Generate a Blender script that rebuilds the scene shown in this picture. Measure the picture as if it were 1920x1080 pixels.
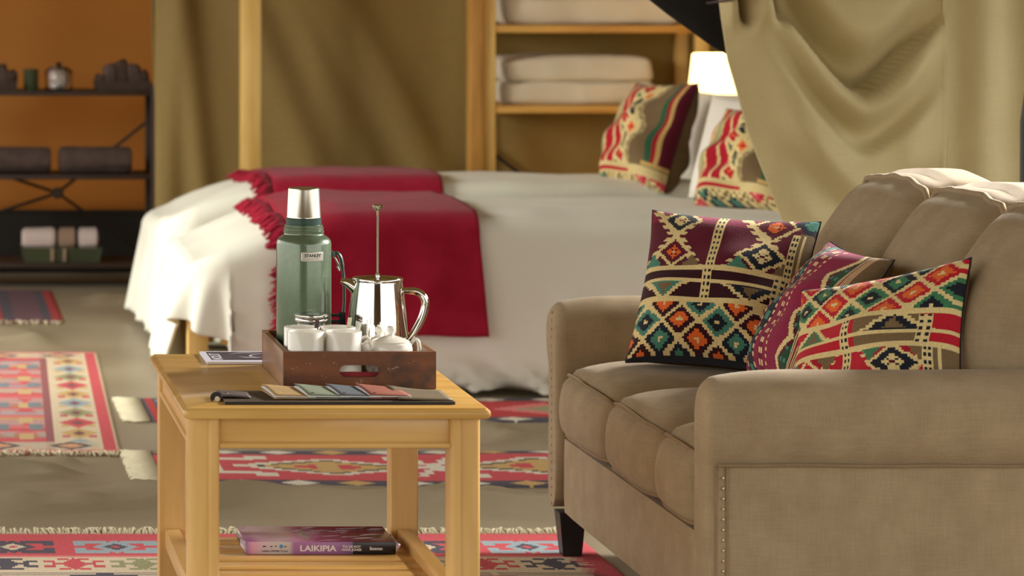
import bpy, bmesh, math, random
import numpy as np
from mathutils import Vector, Matrix, noise

# ------------------------------------------------------------------ clear
for o in list(bpy.data.objects):
    bpy.data.objects.remove(o)
S = bpy.context.scene
COL = S.collection
random.seed(7)
rng = np.random.default_rng(11)

# ------------------------------------------------------------------ camera
H = 1.4                      # eye height
F = 5400.0                   # focal length in pixels of the 1920 wide frame
VX, VY = -136.0, -22.0       # vanishing point of the room's depth lines
cd = bpy.data.cameras.new('camera')
cd.sensor_width = 36.0
cd.lens = F / 1920 * 36.0
cd.shift_x = (960 - VX) / 1920
cd.shift_y = -(540 - VY) / 1920
cd.clip_start = 0.1
cd.clip_end = 200
cd.dof.use_dof = True
cd.dof.focus_distance = 6.38
cd.dof.aperture_fstop = 4.9
cam = bpy.data.objects.new('camera', cd)
cam.location = (0, 0, H)
cam.rotation_euler = (math.pi / 2, 0, 0)
COL.objects.link(cam)
S.camera = cam

# ------------------------------------------------------------------ view, world, daylight
S.view_settings.view_transform = 'Standard'
S.view_settings.look = 'None'
S.view_settings.gamma = 1
S.view_settings.use_curve_mapping = False
S.view_settings.exposure = 0.40

W = bpy.data.worlds.new('sky')
S.world = W
W.use_nodes = True
nt = W.node_tree
nt.nodes.clear()
wo = nt.nodes.new('ShaderNodeOutputWorld')
bg = nt.nodes.new('ShaderNodeBackground')
tc = nt.nodes.new('ShaderNodeTexCoord')
sp = nt.nodes.new('ShaderNodeSeparateXYZ')
cr = nt.nodes.new('ShaderNodeValToRGB')
mr = nt.nodes.new('ShaderNodeMapRange')
mr.inputs[1].default_value = -1
mr.inputs[2].default_value = 1
nt.links.new(tc.outputs['Generated'], sp.inputs[0])
nt.links.new(sp.outputs['Z'], mr.inputs[0])
nt.links.new(mr.outputs[0], cr.inputs[0])
cr.color_ramp.elements[0].position = 0.47
cr.color_ramp.elements[0].color = (0.16, 0.14, 0.09, 1)
cr.color_ramp.elements[1].position = 0.53
cr.color_ramp.elements[1].color = (1.0, 0.96, 0.88, 1)
e = cr.color_ramp.elements.new(1.0)
e.color = (0.80, 0.88, 1.0, 1)
nt.links.new(cr.outputs[0], bg.inputs[0])
bg.inputs[1].default_value = 1.9
nt.links.new(bg.outputs[0], wo.inputs[0])


def area(name, loc, target, sx, sy, power, col=(1, 1, 1)):
    d = bpy.data.lights.new(name, 'AREA')
    d.shape = 'RECTANGLE'
    d.size = sx
    d.size_y = sy
    d.energy = power
    d.color = col
    o = bpy.data.objects.new(name, d)
    o.location = loc
    v = Vector(target) - Vector(loc)
    o.rotation_euler = v.to_track_quat('-Z', 'Y').to_euler()
    COL.objects.link(o)
    return o


# daylight through the open tent sides
area('daylight_left_door', (-1.9, 10.2, 1.9), (1.2, 10.6, 0.5), 1.0, 1.0, 36, (1.0, 0.98, 0.90)).data.spread = math.radians(110)
area('daylight_right_door', (4.5, 7.7, 2.3), (2.45, 6.35, 0.9), 0.7, 0.7, 44, (1.0, 0.985, 0.95)).data.spread = math.radians(60)


# ------------------------------------------------------------------ helpers: colour and materials
def lin(c):
    r = []
    for x in c[:3]:
        x = x / 255.0
        r.append(x / 12.92 if x <= 0.04045 else ((x + 0.055) / 1.055) ** 2.4)
    return (r[0], r[1], r[2], 1.0)


def mat(name, col, rough=0.6, col2=None, nscale=6.0, stretch=(1, 1, 1), detail=4.0, lo=0.35, hi=0.65,
        bump=0.0, bscale=200.0, bstretch=(1, 1, 1), metal=0.0, sheen=0.0, translucent=0.0, spec=0.5,
        weave=0.0, wscale=400.0, coat=0.0, wear=None):
    m = bpy.data.materials.new(name)
    m.use_nodes = True
    t = m.node_tree
    b = t.nodes['Principled BSDF']
    out = t.nodes['Material Output']
    b.inputs['Roughness'].default_value = rough
    b.inputs['Metallic'].default_value = metal
    b.inputs['Specular IOR Level'].default_value = spec
    if sheen:
        b.inputs['Sheen Weight'].default_value = sheen
    if coat:
        b.inputs['Coat Weight'].default_value = coat
        b.inputs['Coat Roughness'].default_value = 0.08
    co = t.nodes.new('ShaderNodeTexCoord')
    csock = None
    if col2 is not None:
        mp = t.nodes.new('ShaderNodeMapping')
        mp.inputs['Scale'].default_value = stretch
        t.links.new(co.outputs['Object'], mp.inputs[0])
        n = t.nodes.new('ShaderNodeTexNoise')
        n.inputs['Scale'].default_value = nscale
        n.inputs['Detail'].default_value = detail
        t.links.new(mp.outputs[0], n.inputs['Vector'])
        r = t.nodes.new('ShaderNodeValToRGB')
        r.color_ramp.elements[0].position = lo
        r.color_ramp.elements[1].position = hi
        r.color_ramp.elements[0].color = lin(col)
        r.color_ramp.elements[1].color = lin(col2)
        t.links.new(n.outputs[0], r.inputs[0])
        csock = r.outputs[0]
    else:
        g = t.nodes.new('ShaderNodeRGB')
        g.outputs[0].default_value = lin(col)
        csock = g.outputs[0]
    if wear is not None:
        n = t.nodes.new('ShaderNodeTexNoise')
        n.inputs['Scale'].default_value = wear[1]
        n.inputs['Detail'].default_value = 6
        t.links.new(co.outputs['Object'], n.inputs['Vector'])
        r = t.nodes.new('ShaderNodeValToRGB')
        r.color_ramp.elements[0].position = wear[2]
        r.color_ramp.elements[1].position = wear[3]
        t.links.new(n.outputs[0], r.inputs[0])
        x = t.nodes.new('ShaderNodeMixRGB')
        t.links.new(r.outputs[0], x.inputs[0])
        t.links.new(csock, x.inputs[1])
        x.inputs[2].default_value = lin(wear[0])
        csock = x.outputs[0]
    if weave:
        # threads: two crossing families of fine streaks
        last = csock
        for st in ((1.0, 1.0, 0.06), (0.06, 0.06, 1.0)):
            mp = t.nodes.new('ShaderNodeMapping')
            mp.inputs['Scale'].default_value = st
            t.links.new(co.outputs['Object'], mp.inputs[0])
            n = t.nodes.new('ShaderNodeTexNoise')
            n.inputs['Scale'].default_value = wscale
            n.inputs['Detail'].default_value = 2
            t.links.new(mp.outputs[0], n.inputs['Vector'])
            mrg = t.nodes.new('ShaderNodeMapRange')
            mrg.inputs[1].default_value = 0.3
            mrg.inputs[2].default_value = 0.7
            mrg.inputs[3].default_value = 1 - weave
            mrg.inputs[4].default_value = 1 + weave
            t.links.new(n.outputs[0], mrg.inputs[0])
            mm = t.nodes.new('ShaderNodeVectorMath')
            mm.operation = 'SCALE'
            t.links.new(last, mm.inputs[0])
            t.links.new(mrg.outputs[0], mm.inputs['Scale'])
            last = mm.outputs[0]
        csock = last
    t.links.new(csock, b.inputs['Base Color'])
    if bump:
        mp = t.nodes.new('ShaderNodeMapping')
        mp.inputs['Scale'].default_value = bstretch
        t.links.new(co.outputs['Object'], mp.inputs[0])
        n = t.nodes.new('ShaderNodeTexNoise')
        n.inputs['Scale'].default_value = bscale
        n.inputs['Detail'].default_value = 3
        t.links.new(mp.outputs[0], n.inputs['Vector'])
        bp = t.nodes.new('ShaderNodeBump')
        bp.inputs['Strength'].default_value = bump
        bp.inputs['Distance'].default_value = 0.01
        t.links.new(n.outputs[0], bp.inputs['Height'])
        t.links.new(bp.outputs[0], b.inputs['Normal'])
    if translucent:
        tr = t.nodes.new('ShaderNodeBsdfTranslucent')
        t.links.new(csock, tr.inputs['Color'])
        mx = t.nodes.new('ShaderNodeMixShader')
        mx.inputs[0].default_value = translucent
        t.links.new(b.outputs[0], mx.inputs[1])
        t.links.new(tr.outputs[0], mx.inputs[2])
        t.links.new(mx.outputs[0], out.inputs[0])
    return m


def attr_mat(name, rough=0.85, bump=0.25, bscale=350.0, sheen=0.0):
    """woven textile: thread colours come from the mesh attribute 'thread'"""
    m = bpy.data.materials.new(name)
    m.use_nodes = True
    t = m.node_tree
    b = t.nodes['Principled BSDF']
    b.inputs['Roughness'].default_value = rough
    b.inputs['Specular IOR Level'].default_value = 0.2
    if sheen:
        b.inputs['Sheen Weight'].default_value = sheen
    a = t.nodes.new('ShaderNodeAttribute')
    a.attribute_name = 'thread'
    co = t.nodes.new('ShaderNodeTexCoord')
    n = t.nodes.new('ShaderNodeTexNoise')
    n.inputs['Scale'].default_value = bscale
    t.links.new(co.outputs['Object'], n.inputs['Vector'])
    mrg = t.nodes.new('ShaderNodeMapRange')
    mrg.inputs[1].default_value = 0.3
    mrg.inputs[2].default_value = 0.7
    mrg.inputs[3].default_value = 0.82
    mrg.inputs[4].default_value = 1.15
    t.links.new(n.outputs[0], mrg.inputs[0])
    mm = t.nodes.new('ShaderNodeVectorMath')
    mm.operation = 'SCALE'
    t.links.new(a.outputs['Color'], mm.inputs[0])
    t.links.new(mrg.outputs[0], mm.inputs['Scale'])
    t.links.new(mm.outputs[0], b.inputs['Base Color'])
    bp = t.nodes.new('ShaderNodeBump')
    bp.inputs['Strength'].default_value = bump
    bp.inputs['Distance'].default_value = 0.004
    t.links.new(n.outputs[0], bp.inputs['Height'])
    t.links.new(bp.outputs[0], b.inputs['Normal'])
    return m


# ------------------------------------------------------------------ helpers: objects
def tag(o, label=None, cat=None, group=None, kind=None):
    if label:
        o['label'] = label
    if cat:
        o['category'] = cat
    if group:
        o['group'] = group
    if kind:
        o['kind'] = kind
    return o


def thing(name, label, cat, loc=(0, 0, 0), group=None):
    o = bpy.data.objects.new(name, None)
    o.empty_display_size = 0.05
    o.location = loc
    COL.objects.link(o)
    return tag(o, label, cat, group)


def world_loc(o):
    w = Vector(o.location)
    if o.parent is not None:
        w = w + o.matrix_parent_inverse.translation + world_loc(o.parent)
    return w


def attach(o, parent, local=False):
    if parent is not None:
        o.parent = parent
        if not local:
            o.matrix_parent_inverse = Matrix.Translation(-world_loc(parent))
    return o


def mesh_obj(name, me, parent=None, local=False):
    o = bpy.data.objects.new(name, me)
    COL.objects.link(o)
    return attach(o, parent, local)


def catmull(pts, n=8):
    P = [Vector(p) for p in pts]
    P = [P[0] * 2 - P[1]] + P + [P[-1] * 2 - P[-2]]
    out = []
    for i in range(1, len(P) - 2):
        a, b, c, d = P[i - 1], P[i], P[i + 1], P[i + 2]
        for k in range(n):
            t = k / n
            out.append(0.5 * ((2 * b) + (c - a) * t + (2 * a - 5 * b + 4 * c - d) * t * t + (3 * b - a - 3 * c + d) * t ** 3))
    out.append(P[-2])
    return out


class MB:
    def __init__(s):
        s.v, s.f = [], []

    def add(s, vs, fs):
        b = len(s.v)
        s.v += [tuple(p) for p in vs]
        s.f += [tuple(i + b for i in q) for q in fs]
        return s

    def box(s, x0, x1, y0, y1, z0, z1, bev=0.0):
        if bev <= 0:
            vs = [(x, y, z) for z in (z0, z1) for y in (y0, y1) for x in (x0, x1)]
            s.add(vs, [(0, 2, 3, 1), (4, 5, 7, 6), (0, 1, 5, 4), (2, 6, 7, 3), (0, 4, 6, 2), (1, 3, 7, 5)])
            return s
        bm = bmesh.new()
        bmesh.ops.create_cube(bm, size=1)
        for v in bm.verts:
            v.co = Vector(((x0 + x1) / 2 + v.co.x * (x1 - x0), (y0 + y1) / 2 + v.co.y * (y1 - y0), (z0 + z1) / 2 + v.co.z * (z1 - z0)))
        bmesh.ops.bevel(bm, geom=list(bm.edges), offset=bev, segments=2, profile=0.5, affect='EDGES')
        s.bm(bm)
        return s

    def bm(s, bm, mtx=None):
        bm.verts.ensure_lookup_table()
        bm.verts.index_update()
        vs = [(mtx @ v.co if mtx else v.co.copy()) for v in bm.verts]
        fs = [[v.index for v in f.verts] for f in bm.faces]
        bm.free()
        return s.add(vs, fs)

    def lathe(s, prof, c=(0, 0, 0), n=48, axis='z'):
        vs, fs = [], []
        m = len(prof)
        for i in range(n):
            a = 2 * math.pi * i / n
            for r, z in prof:
                if axis == 'z':
                    vs.append((c[0] + r * math.cos(a), c[1] + r * math.sin(a), c[2] + z))
                elif axis == 'x':
                    vs.append((c[0] + z, c[1] + r * math.cos(a), c[2] + r * math.sin(a)))
                else:
                    vs.append((c[0] + r * math.sin(a), c[1] + z, c[2] + r * math.cos(a)))
        for i in range(n):
            j = (i + 1) % n
            for k in range(m - 1):
                fs.append((i * m + k, j * m + k, j * m + k + 1, i * m + k + 1))
        fs.append(tuple(i * m for i in reversed(range(n))))
        fs.append(tuple(i * m + m - 1 for i in range(n)))
        return s.add(vs, fs)

    def tube(s, pts, rad, n=10, flat=1.0, smooth=0, up=None):
        P = catmull(pts, smooth) if smooth else [Vector(p) for p in pts]
        m = len(P)
        if not callable(rad):
            r0 = rad
            rad = lambda t: r0
        vs, fs = [], []
        prev = None
        for i, p in enumerate(P):
            d = (P[min(i + 1, m - 1)] - P[max(i - 1, 0)])
            if d.length < 1e-9:
                d = Vector((0, 0, 1))
            d.normalize()
            if prev is None:
                ref = Vector(up) if up else (Vector((0, 0, 1)) if abs(d.z) < 0.9 else Vector((1, 0, 0)))
                a = d.cross(ref).normalized()
            else:
                a = (prev - d * prev.dot(d)).normalized()
            prev = a
            b = d.cross(a)
            r = rad(i / max(1, m - 1))
            for k in range(n):
                t = 2 * math.pi * k / n
                vs.append(p + a * (r * math.cos(t)) + b * (r * flat * math.sin(t)))
        for i in range(m - 1):
            for k in range(n):
                k2 = (k + 1) % n
                fs.append((i * n + k, i * n + k2, (i + 1) * n + k2, (i + 1) * n + k))
        fs.append(tuple(reversed(range(n))))
        fs.append(tuple((m - 1) * n + k for k in range(n)))
        return s.add(vs, fs)

    def grid(s, nx, ny, fn, wrap=False):
        vs = [fn(i / nx, j / ny) for j in range(ny + 1) for i in range(nx + 1)]
        w = nx + 1
        fs = [(j * w + i, j * w + i + 1, (j + 1) * w + i + 1, (j + 1) * w + i) for j in range(ny) for i in range(nx)]
        return s.add(vs, fs)

    def softbox(s, c, size, r, n=(10, 10, 6), fn=None):
        """rounded box; fn(u, v, w, p) may move each point (u, v, w in -1..1)"""
        hx, hy, hz = (q / 2 for q in size)
        nx, ny, nz = n
        index = {}
        vs, fs = [], []

        def vert(i, j, k):
            key = (i, j, k)
            if key in index:
                return index[key]
            u, v, w = 2 * i / nx - 1, 2 * j / ny - 1, 2 * k / nz - 1
            p = Vector((u * hx, v * hy, w * hz))
            q = Vector((max(-hx + r, min(hx - r, p.x)), max(-hy + r, min(hy - r, p.y)), max(-hz + r, min(hz - r, p.z))))
            d = p - q
            if d.length > 1e-9:
                p = q + d.normalized() * r
            if fn:
                p = fn(u, v, w, p)
            index[key] = len(vs)
            vs.append(p + Vector(c))
            return index[key]
        for i in range(nx):
            for j in range(ny):
                fs.append((vert(i, j, 0), vert(i, j + 1, 0), vert(i + 1, j + 1, 0), vert(i + 1, j, 0)))
                fs.append((vert(i, j, nz), vert(i + 1, j, nz), vert(i + 1, j + 1, nz), vert(i, j + 1, nz)))
        for i in range(nx):
            for k in range(nz):
                fs.append((vert(i, 0, k), vert(i + 1, 0, k), vert(i + 1, 0, k + 1), vert(i, 0, k + 1)))
                fs.append((vert(i, ny, k), vert(i, ny, k + 1), vert(i + 1, ny, k + 1), vert(i + 1, ny, k)))
        for j in range(ny):
            for k in range(nz):
                fs.append((vert(0, j, k), vert(0, j, k + 1), vert(0, j + 1, k + 1), vert(0, j + 1, k)))
                fs.append((vert(nx, j, k), vert(nx, j + 1, k), vert(nx, j + 1, k + 1), vert(nx, j, k + 1)))
        return s.add(vs, fs)

    def build(s, name, m, parent=None, smooth=True, angle=40, local=False, solid=0.0, subsurf=0, recalc=True):
        me = bpy.data.meshes.new(name)
        me.from_pydata(s.v, [], s.f)
        me.validate()
        if recalc:
            bm = bmesh.new()
            bm.from_mesh(me)
            bmesh.ops.recalc_face_normals(bm, faces=bm.faces)
            bm.to_mesh(me)
            bm.free()
        me.materials.append(m)
        if smooth:
            for p in me.polygons:
                p.use_smooth = True
            if angle < 180:
                me.set_sharp_from_angle(angle=math.radians(angle))
        o = mesh_obj(name, me, parent, local)
        if solid:
            sd = o.modifiers.new('thickness', 'SOLIDIFY')
            sd.thickness = solid
            sd.offset = 0
        if subsurf:
            ss = o.modifiers.new('smooth', 'SUBSURF')
            ss.levels = ss.render_levels = subsurf
        return o


def raster_mesh(name, img, posfn, m, parent=None, local=False):
    """a grid of quads, one per thread cell of img (rows v bottom to top, columns u), coloured per face corner"""
    hgt, wid = img.shape[:2]
    uu, vv = np.meshgrid(np.linspace(0, 1, wid + 1), np.linspace(0, 1, hgt + 1))
    co = posfn(uu, vv).reshape(-1, 3).astype(np.float32)
    w1 = wid + 1
    jj, ii = np.meshgrid(np.arange(hgt), np.arange(wid), indexing='ij')
    a = jj * w1 + ii
    q = np.stack([a, a + 1, a + 1 + w1, a + w1], axis=-1).reshape(-1).astype(np.int32)
    me = bpy.data.meshes.new(name)
    me.vertices.add(len(co))
    me.vertices.foreach_set('co', co.ravel())
    me.loops.add(len(q))
    me.loops.foreach_set('vertex_index', q)
    nf = hgt * wid
    me.polygons.add(nf)
    me.polygons.foreach_set('loop_start', np.arange(0, nf * 4, 4, dtype=np.int32))
    me.polygons.foreach_set('use_smooth', np.ones(nf, dtype=bool))
    me.update(calc_edges=True)
    at = me.color_attributes.new('thread', 'FLOAT_COLOR', 'CORNER')
    c = np.ones((nf, 4, 4), dtype=np.float32)
    c[:, :, :3] = img.reshape(-1, 1, 3)
    at.data.foreach_set('color', c.ravel())
    me.materials.append(m)
    return mesh_obj(name, me, parent, local)


def text_part(name, body, size, m, parent, mtx, extrude=0.0003, offset=0.0, width=None, align='CENTER', space=1.0):
    """flat lettering, converted from the built-in font to a mesh, placed by mtx (text lies in its local XY plane)"""
    cu = bpy.data.curves.new(name, 'FONT')
    cu.body = body
    cu.size = size
    cu.extrude = extrude
    cu.offset = offset
    cu.align_x = align
    cu.align_y = 'CENTER'
    cu.resolution_u = 3
    cu.space_character = space
    tmp = bpy.data.objects.new(name + '_tmp', cu)
    COL.objects.link(tmp)
    dg = bpy.context.evaluated_depsgraph_get()
    dg.update()
    me = bpy.data.meshes.new_from_object(tmp.evaluated_get(dg))
    bpy.data.objects.remove(tmp)
    n = len(me.vertices)
    co = np.zeros(n * 3, dtype=np.float32)
    me.vertices.foreach_get('co', co)
    co = co.reshape(-1, 3)
    if width:
        w = co[:, 0].max() - co[:, 0].min()
        co[:, 0] *= width / w
    if isinstance(mtx, Matrix):
        M = np.array(mtx)
        co = co @ M[:3, :3].T + M[:3, 3]
    else:
        co = np.array([mtx(*p) for p in co])
    me.vertices.foreach_set('co', co.astype(np.float32).ravel())
    me.materials.clear()
    me.materials.append(m)
    me.update()
    me.name = name
    return mesh_obj(name, me, parent)


def X(px, Y):
    return (px - VX) * Y / F


def Z(py, Y):
    return H - (py - VY) * Y / F


def nz(x, y, z=0.0):
    return noise.noise(Vector((x, y, z)))


# ------------------------------------------------------------------ materials
M = {}
M['canvas_floor'] = mat('canvas_floor', (150, 137, 112), 0.38, (166, 153, 128), nscale=1.6, bump=0.15, bscale=500, spec=0.35)
M['canvas_olive'] = mat('canvas_olive', (170, 146, 88), 0.8, (160, 136, 84), nscale=1.2, translucent=0.34, weave=0.05, wscale=300)
M['added_panel_dark'] = mat('added_panel_dark', (104, 80, 50), 0.8, (96, 74, 46), nscale=1.5, translucent=0.12)
M['canvas_orange'] = mat('canvas_orange', (192, 138, 68), 0.8, (200, 148, 76), nscale=0.9, translucent=0.42)
M['canvas_roof'] = mat('canvas_roof', (176, 158, 116), 0.9, (170, 150, 110), nscale=1, translucent=0.3)
M['canvas_skirt'] = mat('canvas_skirt', (38, 32, 26), 0.8, (46, 40, 32), nscale=3)
M['curtain'] = mat('curtain', (204, 188, 140), 0.75, (192, 175, 128), nscale=2.2, translucent=0.1, weave=0.025, wscale=260, sheen=0.1)
M['curtain_hem'] = mat('curtain_hem', (196, 178, 130), 0.8, weave=0.06)
M['black_cloth'] = mat('black_cloth', (30, 28, 28), 0.85, (36, 34, 33), nscale=5)
M['pine'] = mat('pine', (228, 194, 118), 0.45, (214, 172, 94), nscale=5, stretch=(6, 6, 0.5), detail=6)
M['pine_dark'] = mat('pine_dark', (200, 152, 76), 0.5, (176, 126, 58), nscale=4, stretch=(6, 6, 0.6), detail=6)
M['pine_x'] = mat('pine_x', (214, 168, 88), 0.45, (196, 144, 68), nscale=5, stretch=(0.5, 6, 6), detail=6)
tw = dict(rough=0.32, detail=7, spec=0.45, coat=0.15)
M['table_top'] = mat('table_top', (212, 170, 98), nscale=3.0, col2=(192, 146, 76), stretch=(1.0, 7, 7), **tw)
M['table_x'] = mat('table_x', (216, 174, 106), nscale=3.0, col2=(200, 156, 88), stretch=(0.8, 7, 7), **tw)
M['table_z'] = mat('table_z', (224, 184, 118), nscale=3.0, col2=(208, 164, 96), stretch=(7, 7, 0.8), **tw)
M['table_y'] = mat('table_y', (216, 174, 106), nscale=3.0, col2=(198, 152, 84), stretch=(7, 0.8, 7), **tw)
M['slat'] = mat('slat', (212, 168, 96), nscale=3.0, col2=(190, 144, 74), stretch=(0.8, 9, 9), **tw)
M['tray'] = mat('tray', (128, 74, 38), 0.42, (92, 50, 26), nscale=4, stretch=(1, 5, 7), detail=8, wear=((50, 36, 26), 9, 0.50, 0.66))
M['tray_side'] = mat('tray_side', (150, 108, 72), 0.38, (104, 64, 36), nscale=4, stretch=(5, 1, 7), detail=8)  # paler than the end boards: sheen from the left put into the colour
M['tray_floor'] = mat('tray_floor', (120, 24, 30), 0.8, (140, 32, 38), nscale=12)
M['scar'] = mat('scar', (190, 170, 140), 0.7)
M['sofa'] = mat('sofa', (163, 143, 113), 0.9, (153, 132, 103), nscale=14, weave=0.055, wscale=330, bump=0.12, bscale=500, sheen=0.1, spec=0.2)
M['sofa_piping'] = mat('sofa_piping', (140, 116, 86), 0.9, weave=0.1)
M['brass'] = mat('brass', (206, 186, 140), 0.35, metal=0.9)
M['black_wood'] = mat('black_wood', (22, 20, 20), 0.4)
M['duvet'] = mat('duvet', (230, 229, 214), 0.85, (224, 222, 205), nscale=2, sheen=0.1, spec=0.2, bump=0.05, bscale=300)
M['sheet'] = mat('sheet', (228, 220, 200), 0.85, spec=0.2)
M['pillow_white'] = mat('pillow_white', (232, 226, 214), 0.85, (224, 216, 202), nscale=3, spec=0.2)
M['linen'] = mat('linen', (226, 218, 200), 0.9, (216, 208, 190), nscale=3, spec=0.2)
M['throw'] = mat('throw', (142, 20, 42), 0.95, (156, 28, 52), nscale=9, sheen=0.08, spec=0.1, bump=0.3, bscale=160)
M['khaki'] = mat('khaki', (116, 94, 66), 0.9, (104, 84, 58), nscale=8, weave=0.12, wscale=300, spec=0.2)
M['maroon_piping'] = mat('maroon_piping', (34, 22, 26), 0.9)
M['green'] = mat('thermos_green', (104, 123, 98), 0.30, (98, 116, 92), nscale=90, metal=0.3, coat=0.9)
M['green_dark'] = mat('collar_green', (44, 76, 68), 0.35)
M['handle_green'] = mat('handle_green', (66, 86, 78), 0.35)
M['steel_brushed'] = mat('steel_brushed', (206, 198, 184), 0.24, (196, 188, 172), nscale=60, stretch=(1, 1, 0.05), metal=1.0)
M['chrome'] = mat('chrome', (226, 222, 216), 0.07, metal=1.0)
M['silver'] = mat('silver', (214, 210, 204), 0.18, metal=1.0)
M['plate'] = mat('plate', (214, 210, 200), 0.35, metal=0.5)
M['ink'] = mat('ink', (24, 22, 30), 0.6)
M['ink_grey'] = mat('ink_grey', (150, 140, 120), 0.6)
M['white_ink'] = mat('white_ink', (232, 228, 226), 0.6)
M['blue_ink'] = mat('blue_ink', (70, 140, 200), 0.6)
M['porcelain'] = mat('porcelain', (236, 231, 218), 0.16, coat=0.4)
M['sachet_dark'] = mat('sachet_dark', (62, 40, 44), 0.5)
M['sachet_light'] = mat('sachet_light', (212, 204, 180), 0.6)
M['leather'] = mat('leather', (92, 76, 54), 0.75, (72, 60, 44), nscale=9, spec=0.2, bump=0.15, bscale=300)
M['leather_edge'] = mat('leather_edge', (34, 27, 28), 0.6)
M['leather_tab'] = mat('leather_tab', (98, 86, 84), 0.5, (82, 72, 70), nscale=20)
M['paper'] = mat('paper', (226, 222, 220), 0.8)
for nme, c in (('tan', (176, 142, 92)), ('sage', (124, 132, 108)), ('slate', (92, 98, 104)), ('terracotta', (150, 84, 62)), ('brown', (112, 95, 68))):
    M['book_' + nme] = mat('book_' + nme, c, 0.65, tuple(int(q * 0.92) for q in c), nscale=14)
M['mag_grey'] = mat('mag_grey', (84, 76, 88), 0.4, (62, 56, 66), nscale=9)
M['mag_white'] = mat('mag_white', (222, 220, 232), 0.45)
M['iron'] = mat('iron', (58, 40, 28), 0.55, (48, 34, 26), nscale=9)
M['iron_brace'] = mat('iron_brace', (70, 64, 56), 0.4, metal=0.7)
M['towel_dark'] = mat('towel_dark', (92, 74, 66), 0.95, (78, 64, 58), nscale=20, bump=0.3, bscale=120)
M['towel_white'] = mat('towel_white', (216, 198, 190), 0.95, bump=0.2, bscale=120)
M['towel_tan'] = mat('towel_tan', (160, 134, 112), 0.95, bump=0.2, bscale=120)
M['canvas_green'] = mat('canvas_green', (70, 76, 48), 0.9, (60, 66, 42), nscale=8)
M['basket_dark'] = mat('basket_dark', (76, 58, 48), 0.9, (62, 48, 42), nscale=30, bump=0.4, bscale=90)
M['fringe'] = mat('fringe', (228, 218, 184), 0.95)
M['black_metal'] = mat('black_metal', (20, 18, 18), 0.5)
M['shade_rim'] = mat('shade_rim', (236, 214, 160), 0.7)
M['lamp_base'] = mat('lamp_base', (110, 74, 40), 0.5, (92, 60, 32), nscale=8)
M['kilim_sofa'] = attr_mat('kilim_sofa', sheen=0.1)
M['rug'] = attr_mat('rug', bscale=260, bump=0.35)


def glass(name, col, rough=0.03):
    m = bpy.data.materials.new(name)
    m.use_nodes = True
    b = m.node_tree.nodes['Principled BSDF']
    b.inputs['Base Color'].default_value = lin(col)
    b.inputs['Transmission Weight'].default_value = 1.0
    b.inputs['Roughness'].default_value = rough
    return m


M['glass_clear'] = glass('glass_clear', (240, 240, 236))
M['wrap'] = mat('wrap', (200, 180, 186), 0.15)
M['glass_green'] = glass('glass_green', (110, 150, 120), 0.08)


def lamp_shade_mat():
    m = bpy.data.materials.new('lamp_shade')
    m.use_nodes = True
    b = m.node_tree.nodes['Principled BSDF']
    b.inputs['Base Color'].default_value = lin((250, 236, 190))
    b.inputs['Roughness'].default_value = 0.8
    b.inputs['Emission Color'].default_value = lin((255, 226, 150))
    b.inputs['Emission Strength'].default_value = 2.3
    return m


M['shade'] = lamp_shade_mat()

# ------------------------------------------------------------------ the setting
FLAT = []      # rectangles where the floor canvas lies flat (rugs and furniture)


def flatmask(x, y):
    r = 1.0
    for (a, b, c, d) in FLAT:
        dx = max(a - x, 0, x - b)
        dy = max(c - y, 0, y - d)
        q = math.hypot(dx, dy)
        r = min(r, max(0.0, min(1.0, (q - 0.03) / 0.10)))
    return r


FLAT += [(-1.0, 0.74, 8.55, 11.12), (-1.0, 0.66, 11.95, 13.6), (0.55, 3.3, 9.25, 12.6), (0.5, 2.6, 8.07, 8.78),
         (-0.6, 2.6, 4.6, 7.55), (-0.4, 1.4, 13.2, 14.2)]


def floor_z(x, y):
    k = flatmask(x, y)
    if k <= 0:
        return 0.0
    w = 0.006 * nz(x * 1.3, y * 3.6, 1.7) + 0.004 * nz(x * 3.1 + y, y * 9, 4.2)
    # the loose seam of the ground canvas just in front of the middle runner
    ys = 7.80 + 0.04 * nz(x * 2.2, 0.3)
    d = (y - ys)
    w += 0.024 * math.exp(-(d / 0.05) ** 2) * (0.5 + 1.3 * abs(nz(x * 6, 2.0)))
    rg = 1 - abs(nz(x * 0.9 + 0.5 * y, y * 3.2, 9.1)) * 2.2
    w += 0.034 * max(0.0, rg) ** 4
    rg = 1 - abs(nz(x * 2.0 - 0.8 * y, y * 4.5, 3.3)) * 2.2
    w += 0.022 * max(0.0, rg) ** 4
    w += 0.012 * max(0, nz(x * 5, y * 5, 7.7)) * math.exp(-(d / 0.12) ** 2)
    return k * (w + 0.004)


mb = MB()
x0f, x1f, y0f, y1f = -2.6, 4.8, -1.6, 15.0


def floor_row(v):
    # finer rows where the bare canvas shows
    return y0f + (7.4 - y0f) * v / 0.12 if v < 0.12 else (7.4 + (11.4 - 7.4) * (v - 0.12) / 0.66 if v < 0.78 else 11.4 + (y1f - 11.4) * (v - 0.78) / 0.22)


mb.grid(210, 500, lambda u, v: (x0f + (x1f - x0f) * u, floor_row(v), floor_z(x0f + (x1f - x0f) * u, floor_row(v))))
tag(mb.build('floor', M['canvas_floor'], angle=180), kind='structure')


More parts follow.
